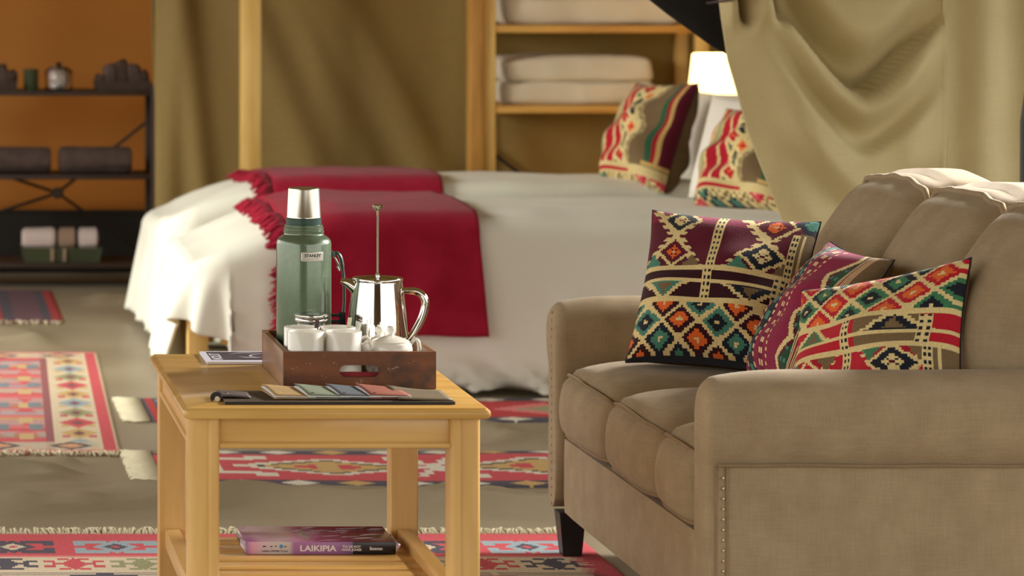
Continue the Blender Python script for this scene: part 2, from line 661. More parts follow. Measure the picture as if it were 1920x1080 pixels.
def shadow_relief(x, z):
    # tree shadows shaped as long soft diagonal folds running down to the right
    d = 0.0
    for (xc, w, a, sl) in ((1.62, 0.10, 0.030, -0.42), (1.86, 0.08, 0.024, -0.46), (2.12, 0.09, 0.034, -0.55), (2.02, 0.05, 0.016, -0.6),
                           (1.20, 0.06, 0.034, -0.10), (1.10, 0.05, 0.02, 0.02), (2.6, 0.12, 0.02, -0.3), (3.2, 0.12, 0.02, -0.3)):
        t = x - (xc + sl * (z - 0.9))
        d += a * math.exp(-(t / w) ** 2)
    d += 0.012 * nz(x * 2.2, z * 1.1, 3.1)
    return d * 1.7


mb = MB()
mb.grid(140, 60, lambda u, v: (1.03 + 3.7 * u, 13.05 - shadow_relief(1.03 + 3.7 * u, 2.7 * v), 2.7 * v))
wb = tag(mb.build('wall_back', M['canvas_olive'], angle=180, solid=0.006), kind='structure')
mb = MB()
mb.grid(4, 20, lambda u, v: (1.03 + 0.26 * u + 0.012 * math.sin(9 * v), 13.05 + 1.3 * u, 2.7 * v))
tag(mb.build('wall_return', M['canvas_olive'], angle=180, solid=0.006), kind='structure')
mb = MB()
mb.grid(60, 30, lambda u, v: (-2.6 + 3.92 * u, 14.2 + 0.03 * nz(u * 5, v * 4, 9) - 0.03 * math.exp(-((u * 3.75 - 2.6 - 0.2 - 0.6 * v) / 0.2) ** 2), 0.29 + 2.4 * v))
tag(mb.build('wall_left', M['canvas_orange'], angle=180, solid=0.006), kind='structure')
mb = MB()
mb.grid(40, 4, lambda u, v: (-2.6 + 3.92 * u, 14.17 + 0.015 * nz(u * 9, v, 2), 0.31 * v))
tag(mb.build('baseboard_left', M['canvas_skirt'], angle=180, solid=0.008), kind='structure')
mb = MB()
mb.grid(20, 20, lambda u, v: (4.73 + 0.02 * nz(u * 5, v * 4), 8.75 + 4.35 * u, 2.7 * v))
tag(mb.build('wall_right', M['canvas_olive'], angle=180, solid=0.006), kind='structure')
mb = MB()
mb.grid(30, 40, lambda u, v: (-2.6 + 7.4 * u, -1.6 + 16.6 * v, 2.72 + 0.5 * (1 - abs(2 * u - 1))))
tag(mb.build('ceiling', M['canvas_roof'], angle=180, solid=0.006), kind='structure')


mb = MB()
mb.grid(30, 16, lambda u, v: (-2.5 + 4.1 * u, -1.5 + 0.04 * math.sin(u * 30), 2.75 * v))  # unseen panel added behind the camera to put a dark band in polished metal
tag(mb.build('added_front_panel', M['added_panel_dark'], angle=180, solid=0.006), kind='structure')


def tent_post(label, xa, xb, ya, yb, m, group):
    t = thing('tent_post', label, 'post', ((xa + xb) / 2, (ya + yb) / 2, 0), group)
    MB().box(xa, xb, ya, yb, 0.02, 2.62, 0.004).build('post_shaft', M[m], t)
    MB().box(xa - 0.012, xb + 0.012, ya - 0.012, yb + 0.012, 0.0, 0.025, 0.003).build('base_plate', M['iron'], t)


tent_post('pale pine tent post rising behind the foot of the beds', X(453, 12.6), X(490, 12.6), 12.6, 12.69, 'pine', None)
tent_post('darker pine tent post standing against the left side of the linen shelves', X(880, 12.6), X(905, 12.6), 12.58, 12.68, 'pine_dark', None)

# ------------------------------------------------------------------ linen shelves at the back
ya, yb = 12.60, 13.0
t = thing('shelf_unit', 'open pine shelf unit with folded white bedding behind the beds', 'shelf', (2.95, 12.8, 0))
ux0, ux1 = X(906, ya), X(1306, ya)
uw = X(930, ya) - X(906, ya)
for xa in (ux0, ux1):
    for yy in (ya, yb - 0.05):
        MB().box(xa, xa + uw, yy, yy + 0.05, 0, 1.95, 0.004).build('upright', M['pine'], t)
for zt in (0.40, Z(198, ya), Z(47, ya), 1.60):
    MB().box(ux0 + uw - 0.01, ux1 + 0.01, ya + 0.004, yb, zt - 0.034, zt, 0.004).build('shelf_board', M['pine_x'], t)
mbk = MB().tube([(ux0 + uw, yb - 0.03, 0.70), (ux1, yb - 0.03, 0.05)], 0.010, 8)
mbk.build('brace', M['iron_brace'], t)


def folded_linen(label, xa, xb, y0, y1, z0, z1, layers, seed):
    t = thing('folded_duvet', label, 'bedding', ((xa + xb) / 2, (y0 + y1) / 2, z0), 'folded bedding on the pine shelves')
    hgt = (z1 - z0) / layers
    for k in range(layers):
        zc = z0 + hgt * (k + 0.5)

        def fn(u, v, w, p, k=k):
            q = nz(p.x * 5 + seed, p.z * 9 + k * 3, p.y * 5) * 0.014 + nz(p.x * 14 + seed, p.z * 12 + k, p.y * 9) * 0.005
            sag = 0.012 * (1 - u * u) if w > 0 else 0
            return Vector((p.x + 0.02 * nz(k + seed, p.z * 8, p.y * 3), p.y + q, p.z + (q * 0.8 + sag * (1 if k == layers - 1 else 0.3)) * (1 if w > -0.99 else 0)))
        MB().softbox(((xa + xb) / 2, (y0 + y1) / 2, zc), (xb - xa - 0.02 * (k % 2), y1 - y0, hgt * 1.02), min(hgt * 0.35, 0.03), (26, 10, 8), fn).build('folded_layer', M['linen'], t, angle=180)
    return t


folded_linen('folded white duvet on the middle pine shelf beside the cushions', X(942, 12.7), X(1226, 12.7), 12.66, 12.99, Z(198, ya), Z(198, ya) + 0.205, 2, 3.0)
folded_linen('large folded white duvet on the upper pine shelf at the top of the frame', X(945, 12.7), X(1268, 12.7), 12.66, 12.99, Z(47, ya), Z(47, ya) + 0.24, 2, 9.0)

# ------------------------------------------------------------------ metal camp shelf in the left compartment
sy0, sy1 = 13.42, 13.80
t = thing('camp_shelf', 'dark rusty metal shelf rack against the orange tent wall', 'shelf', (0.4, 13.6, 0))
sx0, sx1 = -0.35, X(297, sy0)
for xa in (sx0, sx1 - 0.034):
    for yy in (sy0, sy1 - 0.03):
        MB().box(xa, xa + 0.034, yy, yy + 0.03, 0, 0.945, 0.003).build('upright', M['iron'], t)
SZ = [Z(171, sy0), Z(328, sy0), Z(494, sy0)]
for zt in SZ:
    MB().box(sx0, sx1 - 0.005, sy0 + 0.002, sy1, zt - 0.022, zt, 0.002).build('shelf_board', M['iron'], t)
hx, hz = X(108, sy1), Z(362, sy1)
for (a, b) in (((sx0, 0.10), (sx1, 0.78)), ((sx0, 0.74), (sx1, 0.10))):
    s1 = (hz - a[1]) / (hx - a[0])
    s2 = (b[1] - hz) / (b[0] - hx)
    MB().tube([(a[0], sy1 + 0.008, a[1]), (hx, sy1 + 0.008, hz), (b[0], sy1 + 0.008, b[1])], 0.008, 8).build('brace', M['iron_brace'], t)
MB().lathe([(0.0, 0), (0.024, 0), (0.028, 0.006), (0.024, 0.012), (0.0, 0.012)], (hx, sy1 - 0.006, hz), 20, 'y').build('brace_hub', M['iron_brace'], t)


def rolled_towel(label, xa, xb, yc, z0, r, m, group, parent=None, name='rolled_towel', seed=0.0):
    prof = [(0.0, 0.004), (r * 0.25, 0.0), (r * 0.3, 0.012), (r * 0.5, 0.0), (r * 0.55, 0.012), (r * 0.75, 0.0), (r * 0.8, 0.010), (r * 0.93, 0.006), (r, 0.03)]
    L = xb - xa
    full = prof + [(r, L * k / 10) for k in range(1, 10)] + [(q, L - z) for q, z in reversed(prof)]
    b = MB().lathe(full, (xa, yc, z0 + r), 28, 'x')
    vv = []
    for (x, y, z) in b.v:
        k = 1 + 0.07 * nz(x * 7 + seed, math.atan2(z - z0 - r, y - yc) * 1.2, seed)
        y2 = yc + (y - yc) * k * 1.1
        z2 = z0 + r + (z - z0 - r) * k
        z2 = z0 + max(0.0, z2 - z0)
        vv.append((x, y2, z2))
    # the loose outer edge of the roll
    b.v = vv
    b.box(xa + 0.01, xb - 0.01, yc - r * 1.16, yc - r * 0.9, z0 + r * 0.55, z0 + r * 0.7, 0.004)
    o = b.build(name, m, parent, angle=60)
    if parent is None:
        tag(o, label, 'towel', group)
    return o


rolled_towel('dark grey rolled towel on the middle rack shelf, nearer the bed', X(111, 13.5), X(248, 13.5), 13.56, SZ[1], 0.062, M['towel_dark'], 'dark rolled towels on the rack', seed=2.0)
rolled_towel('dark grey rolled towel cut off by the left edge of the photo', X(-60, 13.5), X(96, 13.5), 13.56, SZ[1], 0.062, M['towel_dark'], 'dark rolled towels on the rack', seed=5.0)


def tapered_tub(mb, xa, xb, y0, y1, z0, z1, fl, th):
    """open tray with flaring walls"""
    o = [(xa, y0), (xb, y0), (xb, y1), (xa, y1)]
    c = ((xa + xb) / 2, (y0 + y1) / 2)

    def ring(s, z):
        return [(x + s * (1 if x > c[0] else -1), y + s * (1 if y > c[1] else -1), z) for x, y in o]
    vs = ring(0, z0) + ring(fl, z1) + ring(fl - th, z1) + ring(-th, z0 + th)
    fs = [(3, 2, 1, 0), (12, 13, 14, 15)]
    for k in range(3):
        for i in range(4):
            j = (i + 1) % 4
            fs.append((k * 4 + i, k * 4 + j, k * 4 + 4 + j, k * 4 + 4 + i))
    return mb.add(vs, fs)


gt = thing('storage_tub', 'low green canvas tub holding rolled white towels on the lowest rack shelf', 'tub', (X(115, 13.5), 13.58, SZ[2]))
tapered_tub(MB(), X(46, 13.5), X(186, 13.5), 13.47, 13.72, SZ[2], SZ[2] + 0.068, 0.012, 0.008).build('tub_body', M['canvas_green'], gt, smooth=False)
for pxa in (95, 118):
    MB().box(X(pxa, 13.47), X(pxa + 6, 13.47), 13.452, 13.462, SZ[2] + 0.006, SZ[2] + 0.066, 0.002).build('tub_strap', M['towel_tan'], gt)
for (a, b, m_, lb) in ((40, 106, 'towel_white', 'white rolled towel at the left end of the green tub'), (108, 144, 'towel_tan', 'tan rolled towel between two white ones in the green tub'),
                       (146, 186, 'towel_white', 'white rolled towel at the right end of the green tub')):
    r_ = 0.055
    rolled_towel(lb, X(a, 13.5) + 0.006, X(b, 13.5), 13.595, SZ[2] + 0.044, r_, M[m_], 'rolled towels in the green tub', seed=a * 0.1)


def stuffed_basket(label, xa, xb, z0, seed):
    t = thing('stuffed_basket', label, 'basket', ((xa + xb) / 2, 13.58, z0), 'dark baskets on the top rack shelf')
    tapered_tub(MB(), xa + 0.006, xb - 0.006, 13.47, 13.70, z0, z0 + 0.045, 0.006, 0.008).build('basket_body', M['basket_dark'], t, smooth=False)
    n = 5
    for k in range(n):
        cx = xa + (xb - xa) * (k + 0.5) / n
        hh = (0.055, 0.105, 0.125, 0.105, 0.075)[k]
        w = (xb - xa) / n * 1.25

        def fn(u, v, ww, p, k=k):
            return p + Vector((0.012 * nz(p.x * 20 + k, p.z * 20, seed), 0.012 * nz(p.y * 18, p.z * 15 + k, seed), 0.016 * nz(p.x * 26 + seed, p.y * 20, k)))
        bx = max(xa + w / 2 + 0.004, min(xb - w / 2 - 0.004, cx))
        MB().softbox((bx, 13.585, z0 + 0.014 + hh / 2), (w, 0.16, hh), 0.022, (8, 8, 8), fn).build('bunched_cloth', M['towel_dark'] if k % 2 else M['basket_dark'], t, angle=180)


stuffed_basket('dark basket of bunched cloths at the right end of the top rack shelf', X(179, 13.5), X(282, 13.5), SZ[0], 1.0)
stuffed_basket('dark basket of bunched cloths cut off by the left edge of the photo', X(-60, 13.5), X(33, 13.5), SZ[0], 4.0)

yc = 13.55
kk = yc / F
gx = X(58, yc)
MB().lathe([(0, 0), (0.030, 0), (0.034, 0.006), (0.034, 0.10), (0.030, 0.10), (0.030, 0.012), (0.0, 0.010)], (gx, yc, SZ[0]), 28).build('tumbler', M['canvas_green'])
tag(bpy.data.objects['tumbler'], 'small dark green glass tumbler left of the white jar on the rack', 'tumbler')
jt = thing('bath_jar', 'round glass jar of white cotton with a grey lid on the top rack shelf', 'jar', (X(110, yc), yc, SZ[0]))
jr = 26 * kk
MB().lathe([(0, 0), (jr - 0.004, 0), (jr, 0.006), (jr, 0.092), (jr - 0.004, 0.098), (jr - 0.004, 0.092), (jr - 0.004, 0.010), (0, 0.008)], (X(110, yc), yc, SZ[0]), 32).build('jar_body', M['glass_clear'], jt)


def fnc(u, v, w, p):
    return p + Vector((1, 0.6, 1)) * 0.008 * nz(p.x * 60, p.y * 60, p.z * 60)


MB().softbox((X(110, yc), yc - 0.002, SZ[0] + 0.052), (jr * 1.35, jr * 1.35, 0.082), 0.035, (10, 10, 8), fnc).build('cotton_wool', M['towel_white'], jt, angle=180)
MB().lathe([(0, 0.099), (jr * 0.75, 0.099), (jr * 0.72, 0.108), (0.012, 0.112), (0.010, 0.116), (0.014, 0.124), (0.010, 0.132), (0, 0.133)], (X(110, yc), yc, SZ[0]), 28).build('jar_lid', M['iron_brace'], jt)

# ------------------------------------------------------------------ beds
HB = 0.60
B1 = (0.885, 3.22, 9.86, 10.93)     # x0 x1 y0 y1 of the near bed's top outline
B2 = (0.900, 3.22, 11.15, 12.28)


class Duvet:
    def __init__(s, box, top, front_ripple, seed, notch=None, tilt=0.0):
        s.tilt = tilt
        s.x0, s.x1, s.y0, s.y1 = box
        s.top = top
        s.cx, s.cy = (s.x0 + s.x1) / 2, (s.y0 + s.y1) / 2
        s.re = 0.07
        s.rc = 0.09
        s.fr = front_ripple
        s.seed = seed
        s.notch = notch

    def ztop(s, x, y):
        tx = abs(x - s.cx) / ((s.x1 - s.x0) / 2)
        ty = abs(y - s.cy) / ((s.y1 - s.y0) / 2)
        t = min(1.0, max(tx, ty))
        # the duvet sinks toward the foot end
        foot = min(1.0, max(0.0, 1 - (x - s.x0 - 0.06) / 0.48))
        return s.top + s.tilt * (y - s.cy) + 0.028 * (1 - t ** 3) - 0.150 * foot ** 1.7 + 0.010 * nz(x * 2.4, y * 3.2, s.seed) + 0.005 * nz(x * 6, y * 7, s.seed + 4) + foot * 0.022 * nz(x * 4 + y * 2, y * 5, s.seed + 6)

    def outline(s):
        pts = []
        a = s.re
        x0, x1, y0, y1 = s.x0 + a, s.x1 - a, s.y0 + a, s.y1 - a
        r = s.rc

        def line(p, q, n, nrm, side):
            for i in range(n):
                t = i / n
                pts.append((p[0] + (q[0] - p[0]) * t, p[1] + (q[1] - p[1]) * t, nrm[0], nrm[1], side))

        def arc(c, a0, a1, n):
            for i in range(n):
                t = a0 + (a1 - a0) * i / n
                pts.append((c[0] + r * math.cos(t), c[1] + r * math.sin(t), math.cos(t), math.sin(t), 'corner'))
        P = math.pi
        line((x0 + r, y0), (x1 - r, y0), 220, (0, -1), 'front')
        arc((x1 - r, y0 + r), -P / 2, 0, 10)
        line((x1, y0 + r), (x1, y1 - r), 30, (1, 0), 'head')
        arc((x1 - r, y1 - r), 0, P / 2, 10)
        line((x1 - r, y1), (x0 + r, y1), 60, (0, 1), 'back')
        arc((x0 + r, y1 - r), P / 2, P, 22)
        line((x0, y1 - r), (x0, y0 + r), 90, (-1, 0), 'foot')
        arc((x0 + r, y0 + r), P, 1.5 * P, 34)
        return pts

    def skirt(s, x, y, nx_, ny_, side, d):
        """outward offset at depth d (0..1) below the rolled edge"""
        out = 0.03 * d
        if side == 'front':
            quiet = 1.0
            if s.fr:
                quiet = min(1.0, max(0.0, abs(x - 1.60) - 0.44) / 0.12)
            f = math.sin(x * 26 + 2.5 * nz(x * 2, s.seed)) * 0.5 + nz(x * 12, d * 0.7, s.seed)
            near_foot = max(0.0, 1 - (x - s.x0) / 0.7)
            out += quiet * (0.012 * f * d + 0.045 * f * d * near_foot)
            # slanting pull folds running down to the right
            quiet = max(quiet, min(1.0, max(0.0, (d - 0.78) / 0.1)))
            q = x - 0.85 * d
            out += quiet * 0.040 * (nz(q * 8, 0.3 * d, s.seed + 2)) * d
            out += quiet * 0.075 * nz(q * 17, 0.6 * d, s.seed + 5) * d * d
            q = x + 0.5 * d
            out += quiet * 0.022 * nz(q * 11, 0.5 * d, s.seed + 8) * d * (1 - d)
        elif side == 'foot':
            f = math.sin(y * 22 + 3 * nz(y * 2, 1.3)) * 0.6 + nz(y * 8, d, s.seed)
            g = nz(y * 5.5, d * 1.2, s.seed + 3)
            out += 0.045 * f * d - 0.005 * d + 0.07 * g * d * (1.2 - d)
        elif side == 'corner' and x < s.cx:
            a = math.atan2(ny_, nx_)
            out += 0.012 * d + 0.030 * math.sin(a * 9 + s.seed) * d
        else:
            out = 0.012 * d
        return out

    def hem(s, x, y, side):
        if side == 'front':
            return 0.030 + 0.012 * nz(x * 4, s.seed)
        if side in ('foot', 'corner') and x < s.cx:
            h = 0.055 + 0.035 * nz(y * 5, s.seed)
            if s.notch:
                k = math.exp(-((y - s.notch) / 0.085) ** 2)
                h = h * (1 - k) + 0.26 * k
            return h
        return 0.33

    def build(s, name, m, label):
        o = s.outline()
        n = len(o)
        vs, fs = [], []
        K = 16
        rings = 0
        for k in range(K):          # the top, from near the centre line outward
            t = (k + 0.6) / (K - 0.4)
            for (x, y, a, b, side) in o:
                px_, py_ = s.cx + (x - s.cx) * t, s.cy + (y - s.cy) * t
                vs.append((px_, py_, s.ztop(px_, py_)))
            rings += 1
        for k in range(1, 7):       # rolled edge
            th = math.pi / 2 * k / 6
            for (x, y, a, b, side) in o:
                zt = s.ztop(x, y)
                vs.append((x + a * s.re * math.sin(th), y + b * s.re * math.sin(th), zt - s.re * (1 - math.cos(th))))
            rings += 1
        R = 20
        for k in range(1, R + 1):   # hanging sides
            d = k / R
            for (x, y, a, b, side) in o:
                zt = s.ztop(x, y) - s.re
                h = s.hem(x, y, side)
                of = s.re + s.skirt(x, y, a, b, side, d)
                vs.append((x + a * of, y + b * of, zt + (h - zt) * d))
            rings += 1
        for k in range(rings - 1):
            for i in range(n):
                j = (i + 1) % n
                fs.append((k * n + i, k * n + j, (k + 1) * n + j, (k + 1) * n + i))
        fs.append(tuple(range(n)))
        b = MB().add(vs, fs)
        ob = b.build(name, m, angle=180)
        sd = ob.modifiers.new('thickness', 'SOLIDIFY')
        sd.thickness = 0.012
        sd.offset = -1
        return tag(ob, label, 'duvet', 'white duvets on the beds')


def bed(label, box):
    x0, x1, y0, y1 = box
    t = thing('bed', label, 'bed', ((x0 + x1) / 2, (y0 + y1) / 2, 0), 'single beds side by side')
    x0 += 0.05
    y0 += 0.06
    y1 -= 0.06
    x1 -= 0.03
    for xa in (x0 - 0.036, x1 - 0.08):
        for yy in (y0 + 0.01, y1 - 0.08):
            MB().box(xa, xa + 0.07, yy, yy + 0.07, 0, 0.30, 0.004).build('leg', M['pine'], t)
    for yy in (y0 + 0.01, y1 - 0.05):
        MB().box(x0 + 0.08, x1 - 0.08, yy, yy + 0.04, 0.17, 0.30, 0.004).build('side_rail', M['pine_x'], t)
    for xa in (x0 + 0.02, x1 - 0.06):
        MB().box(xa, xa + 0.04, y0 + 0.08, y1 - 0.08, 0.17, 0.30, 0.004).build('end_rail', M['pine_x'], t)

    def fn(u, v, w, p):
        foot = max(0.0, 1 - (p.x + (x1 - x0) / 2) / 0.45)
        return p + Vector((0, 0, -0.10 * foot ** 1.4 if w > 0 else 0))
    MB().softbox(((x0 + 0.16 + x1) / 2, (y0 + y1) / 2, 0.415), (x1 - x0 - 0.20, y1 - y0 - 0.06, 0.23), 0.06, (24, 8, 6), fn).build('mattress', M['sheet'], t, angle=180)
    return t


bed('near single bed with wooden legs under a white duvet', B1)
bed('far single bed against the back wall under a white duvet', B2)
D1 = Duvet(B1, HB, True, 2.3, notch=9.985)
D2 = Duvet(B2, HB + 0.018, False, 6.1, tilt=-0.045)
D1.build('duvet', M['duvet'], 'white duvet on the near bed hanging to the floor in front')
D2.build('duvet', M['duvet'], 'white duvet on the far bed next to the back wall')


def throw(label, D, xa, xb, y_back, hem, yfront_drop=True):
    off = 0.016
    path = []          # (y, kind, depth)
    yf = D.y0 + D.re
    n1 = 26
    rows = [('top', y_back + (yf - y_back) * i / n1) for i in range(n1 + 1)]
    rows += [('roll', math.pi / 2 * i / 8) for i in range(1, 9)]
    if yfront_drop:
        rows += [('drop', i / 22) for i in range(1, 23)]
    nx_ = 50
    vs, fs = [], []
    for kind, v in rows:
        for i in range(nx_ + 1):
            u = i / nx_
            if kind == 'top':
                sk = 0.0
                y = v
                x = xa + (xb - xa) * u + 0.015 * nz(y * 3, u * 2, 5)
                x += -0.05 * (D.y1 - y) * (1 - u) * 0
                z = D.ztop(x, y) + off + 0.006 * abs(nz(x * 9, y * 6, 2.2))
            elif kind == 'roll':
                x = xa + (xb - xa) * u + 0.015 * nz(yf * 3, u * 2, 5)
                r = D.re + off
                y = yf - r * math.sin(v)
                z = D.ztop(x, yf) - D.re + r * math.cos(v)
            else:
                x = xa + (xb - xa) * u + 0.015 * nz(yf * 3, u * 2, 5) + 0.03 * v * (u - 0.2)
                z0 = D.ztop(x, yf) - D.re
                y = yf - D.re - off - 0.034 * v - 0.010 * v * (1 + nz(x * 14, v, 3)) - 0.006 * math.sin(x * 30) * v
                z = z0 + (hem + 0.01 * nz(x * 5, 8) - z0) * v
            vs.append((x, y, z))
    w = nx_ + 1
    for j in range(len(rows) - 1):
        for i in range(nx_):
            fs.append((j * w + i, j * w + i + 1, (j + 1) * w + i + 1, (j + 1) * w + i))
    t = thing('throw_blanket', label, 'blanket', (xa, D.cy, D.top), 'red throws across the beds')
    b = MB().add(vs, fs)
    b.build('blanket_cloth', M['throw'], t, angle=180, solid=0.012)
    # tufted fringe along the edge nearest the foot of the bed
    fb = MB()
    R = random.Random(5)
    for j in range(len(rows)):
        for rep in range(7):
            p = Vector(vs[j * w])
            if j + 1 < len(rows):
                p = p.lerp(Vector(vs[(j + 1) * w]), R.random())
            L = 0.055 + 0.03 * R.random()
            if rows[j][0] == 'drop':
                q = p + Vector((-L * (0.5 + 0.4 * R.random()), -0.01 * R.random(), -L * 0.6))
                mid = p.lerp(q, 0.5) + Vector((0, -0.012, 0.0))
            else:
                q = p + Vector((-L, L * R.uniform(-0.5, 0.5), 0))
                q.z = D.ztop(q.x, max(q.y, yf)) + 0.008 + 0.01 * R.random() - (p.y < yf) * max(0, (yf - p.y)) * 0.6
                mid = p.lerp(q, 0.5) + Vector((0, 0, 0.014 * R.random() + 0.004))
            fb.tube([p + Vector((0.006, 0, 0)), mid, q], lambda t_: 0.0055 * (1 - 0.45 * t_), 4)
    tag(fb.build('fringe', M['throw'], t, angle=180), kind='stuff')


throw('red fringed throw hanging down the front of the near bed', D1, X(532, 10.0), X(893, 9.9), 10.93, Z(632, 9.8))
throw('red fringed throw lying across the far bed', D2, X(487, 11.6), X(792, 11.6), 12.17, 0.4, False)

# ------------------------------------------------------------------ woven patterns
PAL = {k: np.array(lin(v)[:3]) for k, v in dict(
    maroon=(92, 18, 38), magenta=(150, 28, 70), dark=(52, 14, 24), cream=(222, 200, 142), teal=(72, 128, 110), navy=(26, 30, 42),
    orange=(224, 104, 42), khaki=(120, 98, 68), red=(184, 26, 44), green=(62, 120, 84), pink=(214, 84, 96), rugred=(208, 66, 82),
    rugcream=(222, 204, 172), rugblue=(150, 172, 180), rugnavy=(58, 60, 82), ruggold=(206, 170, 104), ruggreen=(150, 152, 108), rose=(222, 120, 120),
    purple=(120, 62, 78), black=(30, 30, 34), white=(228, 222, 204), orange2=(226, 130, 60)).items()}


def canvas(w, h, col):
    img = np.zeros((h, w, 3)) + PAL[col]
    v, u = np.meshgrid((np.arange(h) + 0.5) / h, (np.arange(w) + 0.5) / w, indexing='ij')
    return img, u, v


def q(a, n):
    return (np.floor(a * n) + 0.5) / n


def dia(img, u, v, cx, cy, rx, ry, col):
    img[(np.abs(u - cx) / rx + np.abs(v - cy) / ry) < 1] = PAL[col]


def cross(img, u, v, cx, cy, s, col, mid):
    for (a, b) in ((0.22, 1.0), (1.0, 0.22), (0.62, 0.16)):
        img[(np.abs(u - cx) < s * a) & (np.abs(v - cy) < s * b)] = PAL[col]
    for d in (-0.62, 0.62):
        img[(np.abs(u - cx) < s * 0.55) & (np.abs(v - cy - d * s) < s * 0.16)] = PAL[col]
        img[(np.abs(u - cx - d * s) < s * 0.16) & (np.abs(v - cy) < s * 0.45)] = PAL[col]
    img[(np.abs(u - cx) < s * 0.2) & (np.abs(v - cy) < s * 0.2)] = PAL[mid]


def lattice(img, u, v, mask, pu, pv, line, cols, n=64, ou=0.0, ov=0.0, ci=0.27, cc=0.08):
    uq, vq = q(u + ou, n), q(v + ov, n)
    a, b = uq / pu + vq / pv, uq / pu - vq / pv
    ia, ib = np.floor(a).astype(int), np.floor(b).astype(int)
    fa, fb = a - ia, b - ib
    m = np.maximum(np.abs(fa - 0.56), np.abs(fb - 0.56))
    k = (ia + 2 * (ib // 2)) % len(cols)
    for i, (outer, inner, core) in enumerate(cols):
        s = mask & (k == i)
        img[s] = PAL[outer]
        img[s & (m < ci)] = PAL[inner]
        img[s & (m < cc)] = PAL[core]
    img[mask & ((fa < 0.15) | (fb < 0.15))] = PAL[line]


def ladder(img, u, v, uc, w, v0, v1, n=46):
    s = (np.abs(u - uc) < w) & (v > v0) & (v < v1)
    img[s] = PAL['cream']
    holes = s & (np.floor(v * n) % 2 == 0) & ((np.abs(np.abs(u - uc) - w * 0.45) < w * 0.26))
    img[holes] = PAL['navy']


def toothed(img, u, v, c, vc, slope, v0, v1, n=40, w=0.020, side=1):
    line = np.abs(u - c) - slope * np.abs(v - vc)
    tooth = 0.030 * (np.floor(v * n) % 2 == 0)
    s = (v > v0) & (v < v1) & (line > -w) & (line < w + tooth)
    img[s] = PAL['cream']


def pattern_a(ground, dark, top, teal, n=170, khaki_mid=False, diag=('orange', 'cream')):
    img, u, v = canvas(n, n, ground)
    img[v > 0.9] = PAL[top] * 0.55 + PAL[ground] * 0.45
    # upper field: two columns of diamonds between toothed bands
    for (c, sl) in ((0.20, 0.74), (0.76, 0.80)):
        inside = (np.abs(u - c) < sl * np.abs(v - 0.79)) & (v > 0.56)
        img[inside & (v < 0.79)] = PAL[ground] * 0.8
        toothed(img, u, v, c, 0.79, sl, 0.555, 1.0)
        uq, vq = q(u, 72), q(v, 72)
        up, lo = (0.925, 0.675)
        if c < 0.5:
            dia(img, uq, vq, c + 0.01, up, 0.135, 0.125, 'cream')
            dia(img, uq, vq, c + 0.01, up, 0.105, 0.10, 'navy')
            cross(img, uq, vq, c + 0.01, up, 0.048, 'cream', 'red')
            dia(img, uq, vq, c, lo, 0.115, 0.115, 'cream')
            dia(img, uq, vq, c, lo, 0.09, 0.09, ground)
            cross(img, uq, vq, c, lo, 0.045, 'orange', 'cream')
        else:
            dia(img, uq, vq, c + 0.02, up, 0.14, 0.13, 'cream')
            dia(img, uq, vq, c + 0.02, up, 0.11, 0.105, ground)
            cross(img, uq, vq, c + 0.02, up, 0.05, 'orange', 'cream')
            dia(img, uq, vq, c, lo, 0.15, 0.125, 'cream')
            dia(img, uq, vq, c, lo, 0.12, 0.10, 'navy')
            cross(img, uq, vq, c, lo, 0.055, 'cream', 'maroon')
        for (dx, co) in ((-0.13, teal), (0.13, 'khaki')):
            tri = (np.abs(uq - c - dx) < (0.66 - vq) * 0.7) & (v > 0.57) & (v < 0.66)
            img[tri] = PAL[co]
    # small diamonds along the very top
    dia(img, q(u, 72), q(v, 72), 0.36, 1.0, 0.10, 0.07, top)
    dia(img, q(u, 72), q(v, 72), 0.97, 0.96, 0.10, 0.09, 'navy')
    dia(img, q(u, 72), q(v, 72), 0.97, 0.96, 0.05, 0.05, teal)
    ladder(img, u, v, 0.465, 0.028, 0.55, 1.0)
    # right border
    s = (u > 0.93) & (v > 0.36) & (v < 0.88)
    img[s] = PAL['khaki']
    ladder(img, u, v, 0.915, 0.022, 0.56, 0.87)
    s = (u > 0.955) & (u < 0.965) & (v > 0.56) & (v < 0.87)
    img[s] = PAL['cream']
    # two plain bands with triangles
    img[(v > 0.335) & (v < 0.55)] = PAL[dark]
    if khaki_mid:
        img[(v > 0.335) & (v < 0.55) & (u > 0.52) & (u < 0.86)] = PAL['khaki']
        img[(v > 0.335) & (v < 0.55) & (u <= 0.52)] = PAL[ground]
    for (c, w, co) in ((0.19, 0.13, teal), (0.74, 0.17, 'navy')):
        uq, vq = q(u, 60), q(v, 60)
        hh = (0.455 - 0.335)
        t = (vq - 0.335) / hh
        s = (np.abs(uq - c) < w * t + 0.02) & (v > 0.335) & (v < 0.455)
        img[s] = PAL['cream']
        s = (np.abs(uq - c) < w * t - 0.02) & (v > 0.345) & (v < 0.455)
        img[s] = PAL[co]
        s = (np.abs(uq - c) < w * (t - 0.3) * 0.6) & (v > 0.345) & (v < 0.44)
        img[s] = PAL['khaki']
    img[(np.abs(v - 0.335) < 0.016) | (np.abs(v - 0.465) < 0.014) | (np.abs(v - 0.553) < 0.016)] = PAL['cream']
    ladder(img, u, v, 0.455, 0.03, 0.35, 0.54)
    ladder(img, u, v, 0.885, 0.035, 0.36, 0.54)
    # diamond lattice along the bottom
    lattice(img, u, v, v < 0.32, 0.23, 0.215, 'cream', [(dark, 'orange', 'cream'), ('navy', teal, 'cream'), (dark, 'orange', 'cream'), (teal, 'navy', 'cream')], 68, 0.03, 0.015)
    img[v < 0.012] = PAL['navy']
    return img


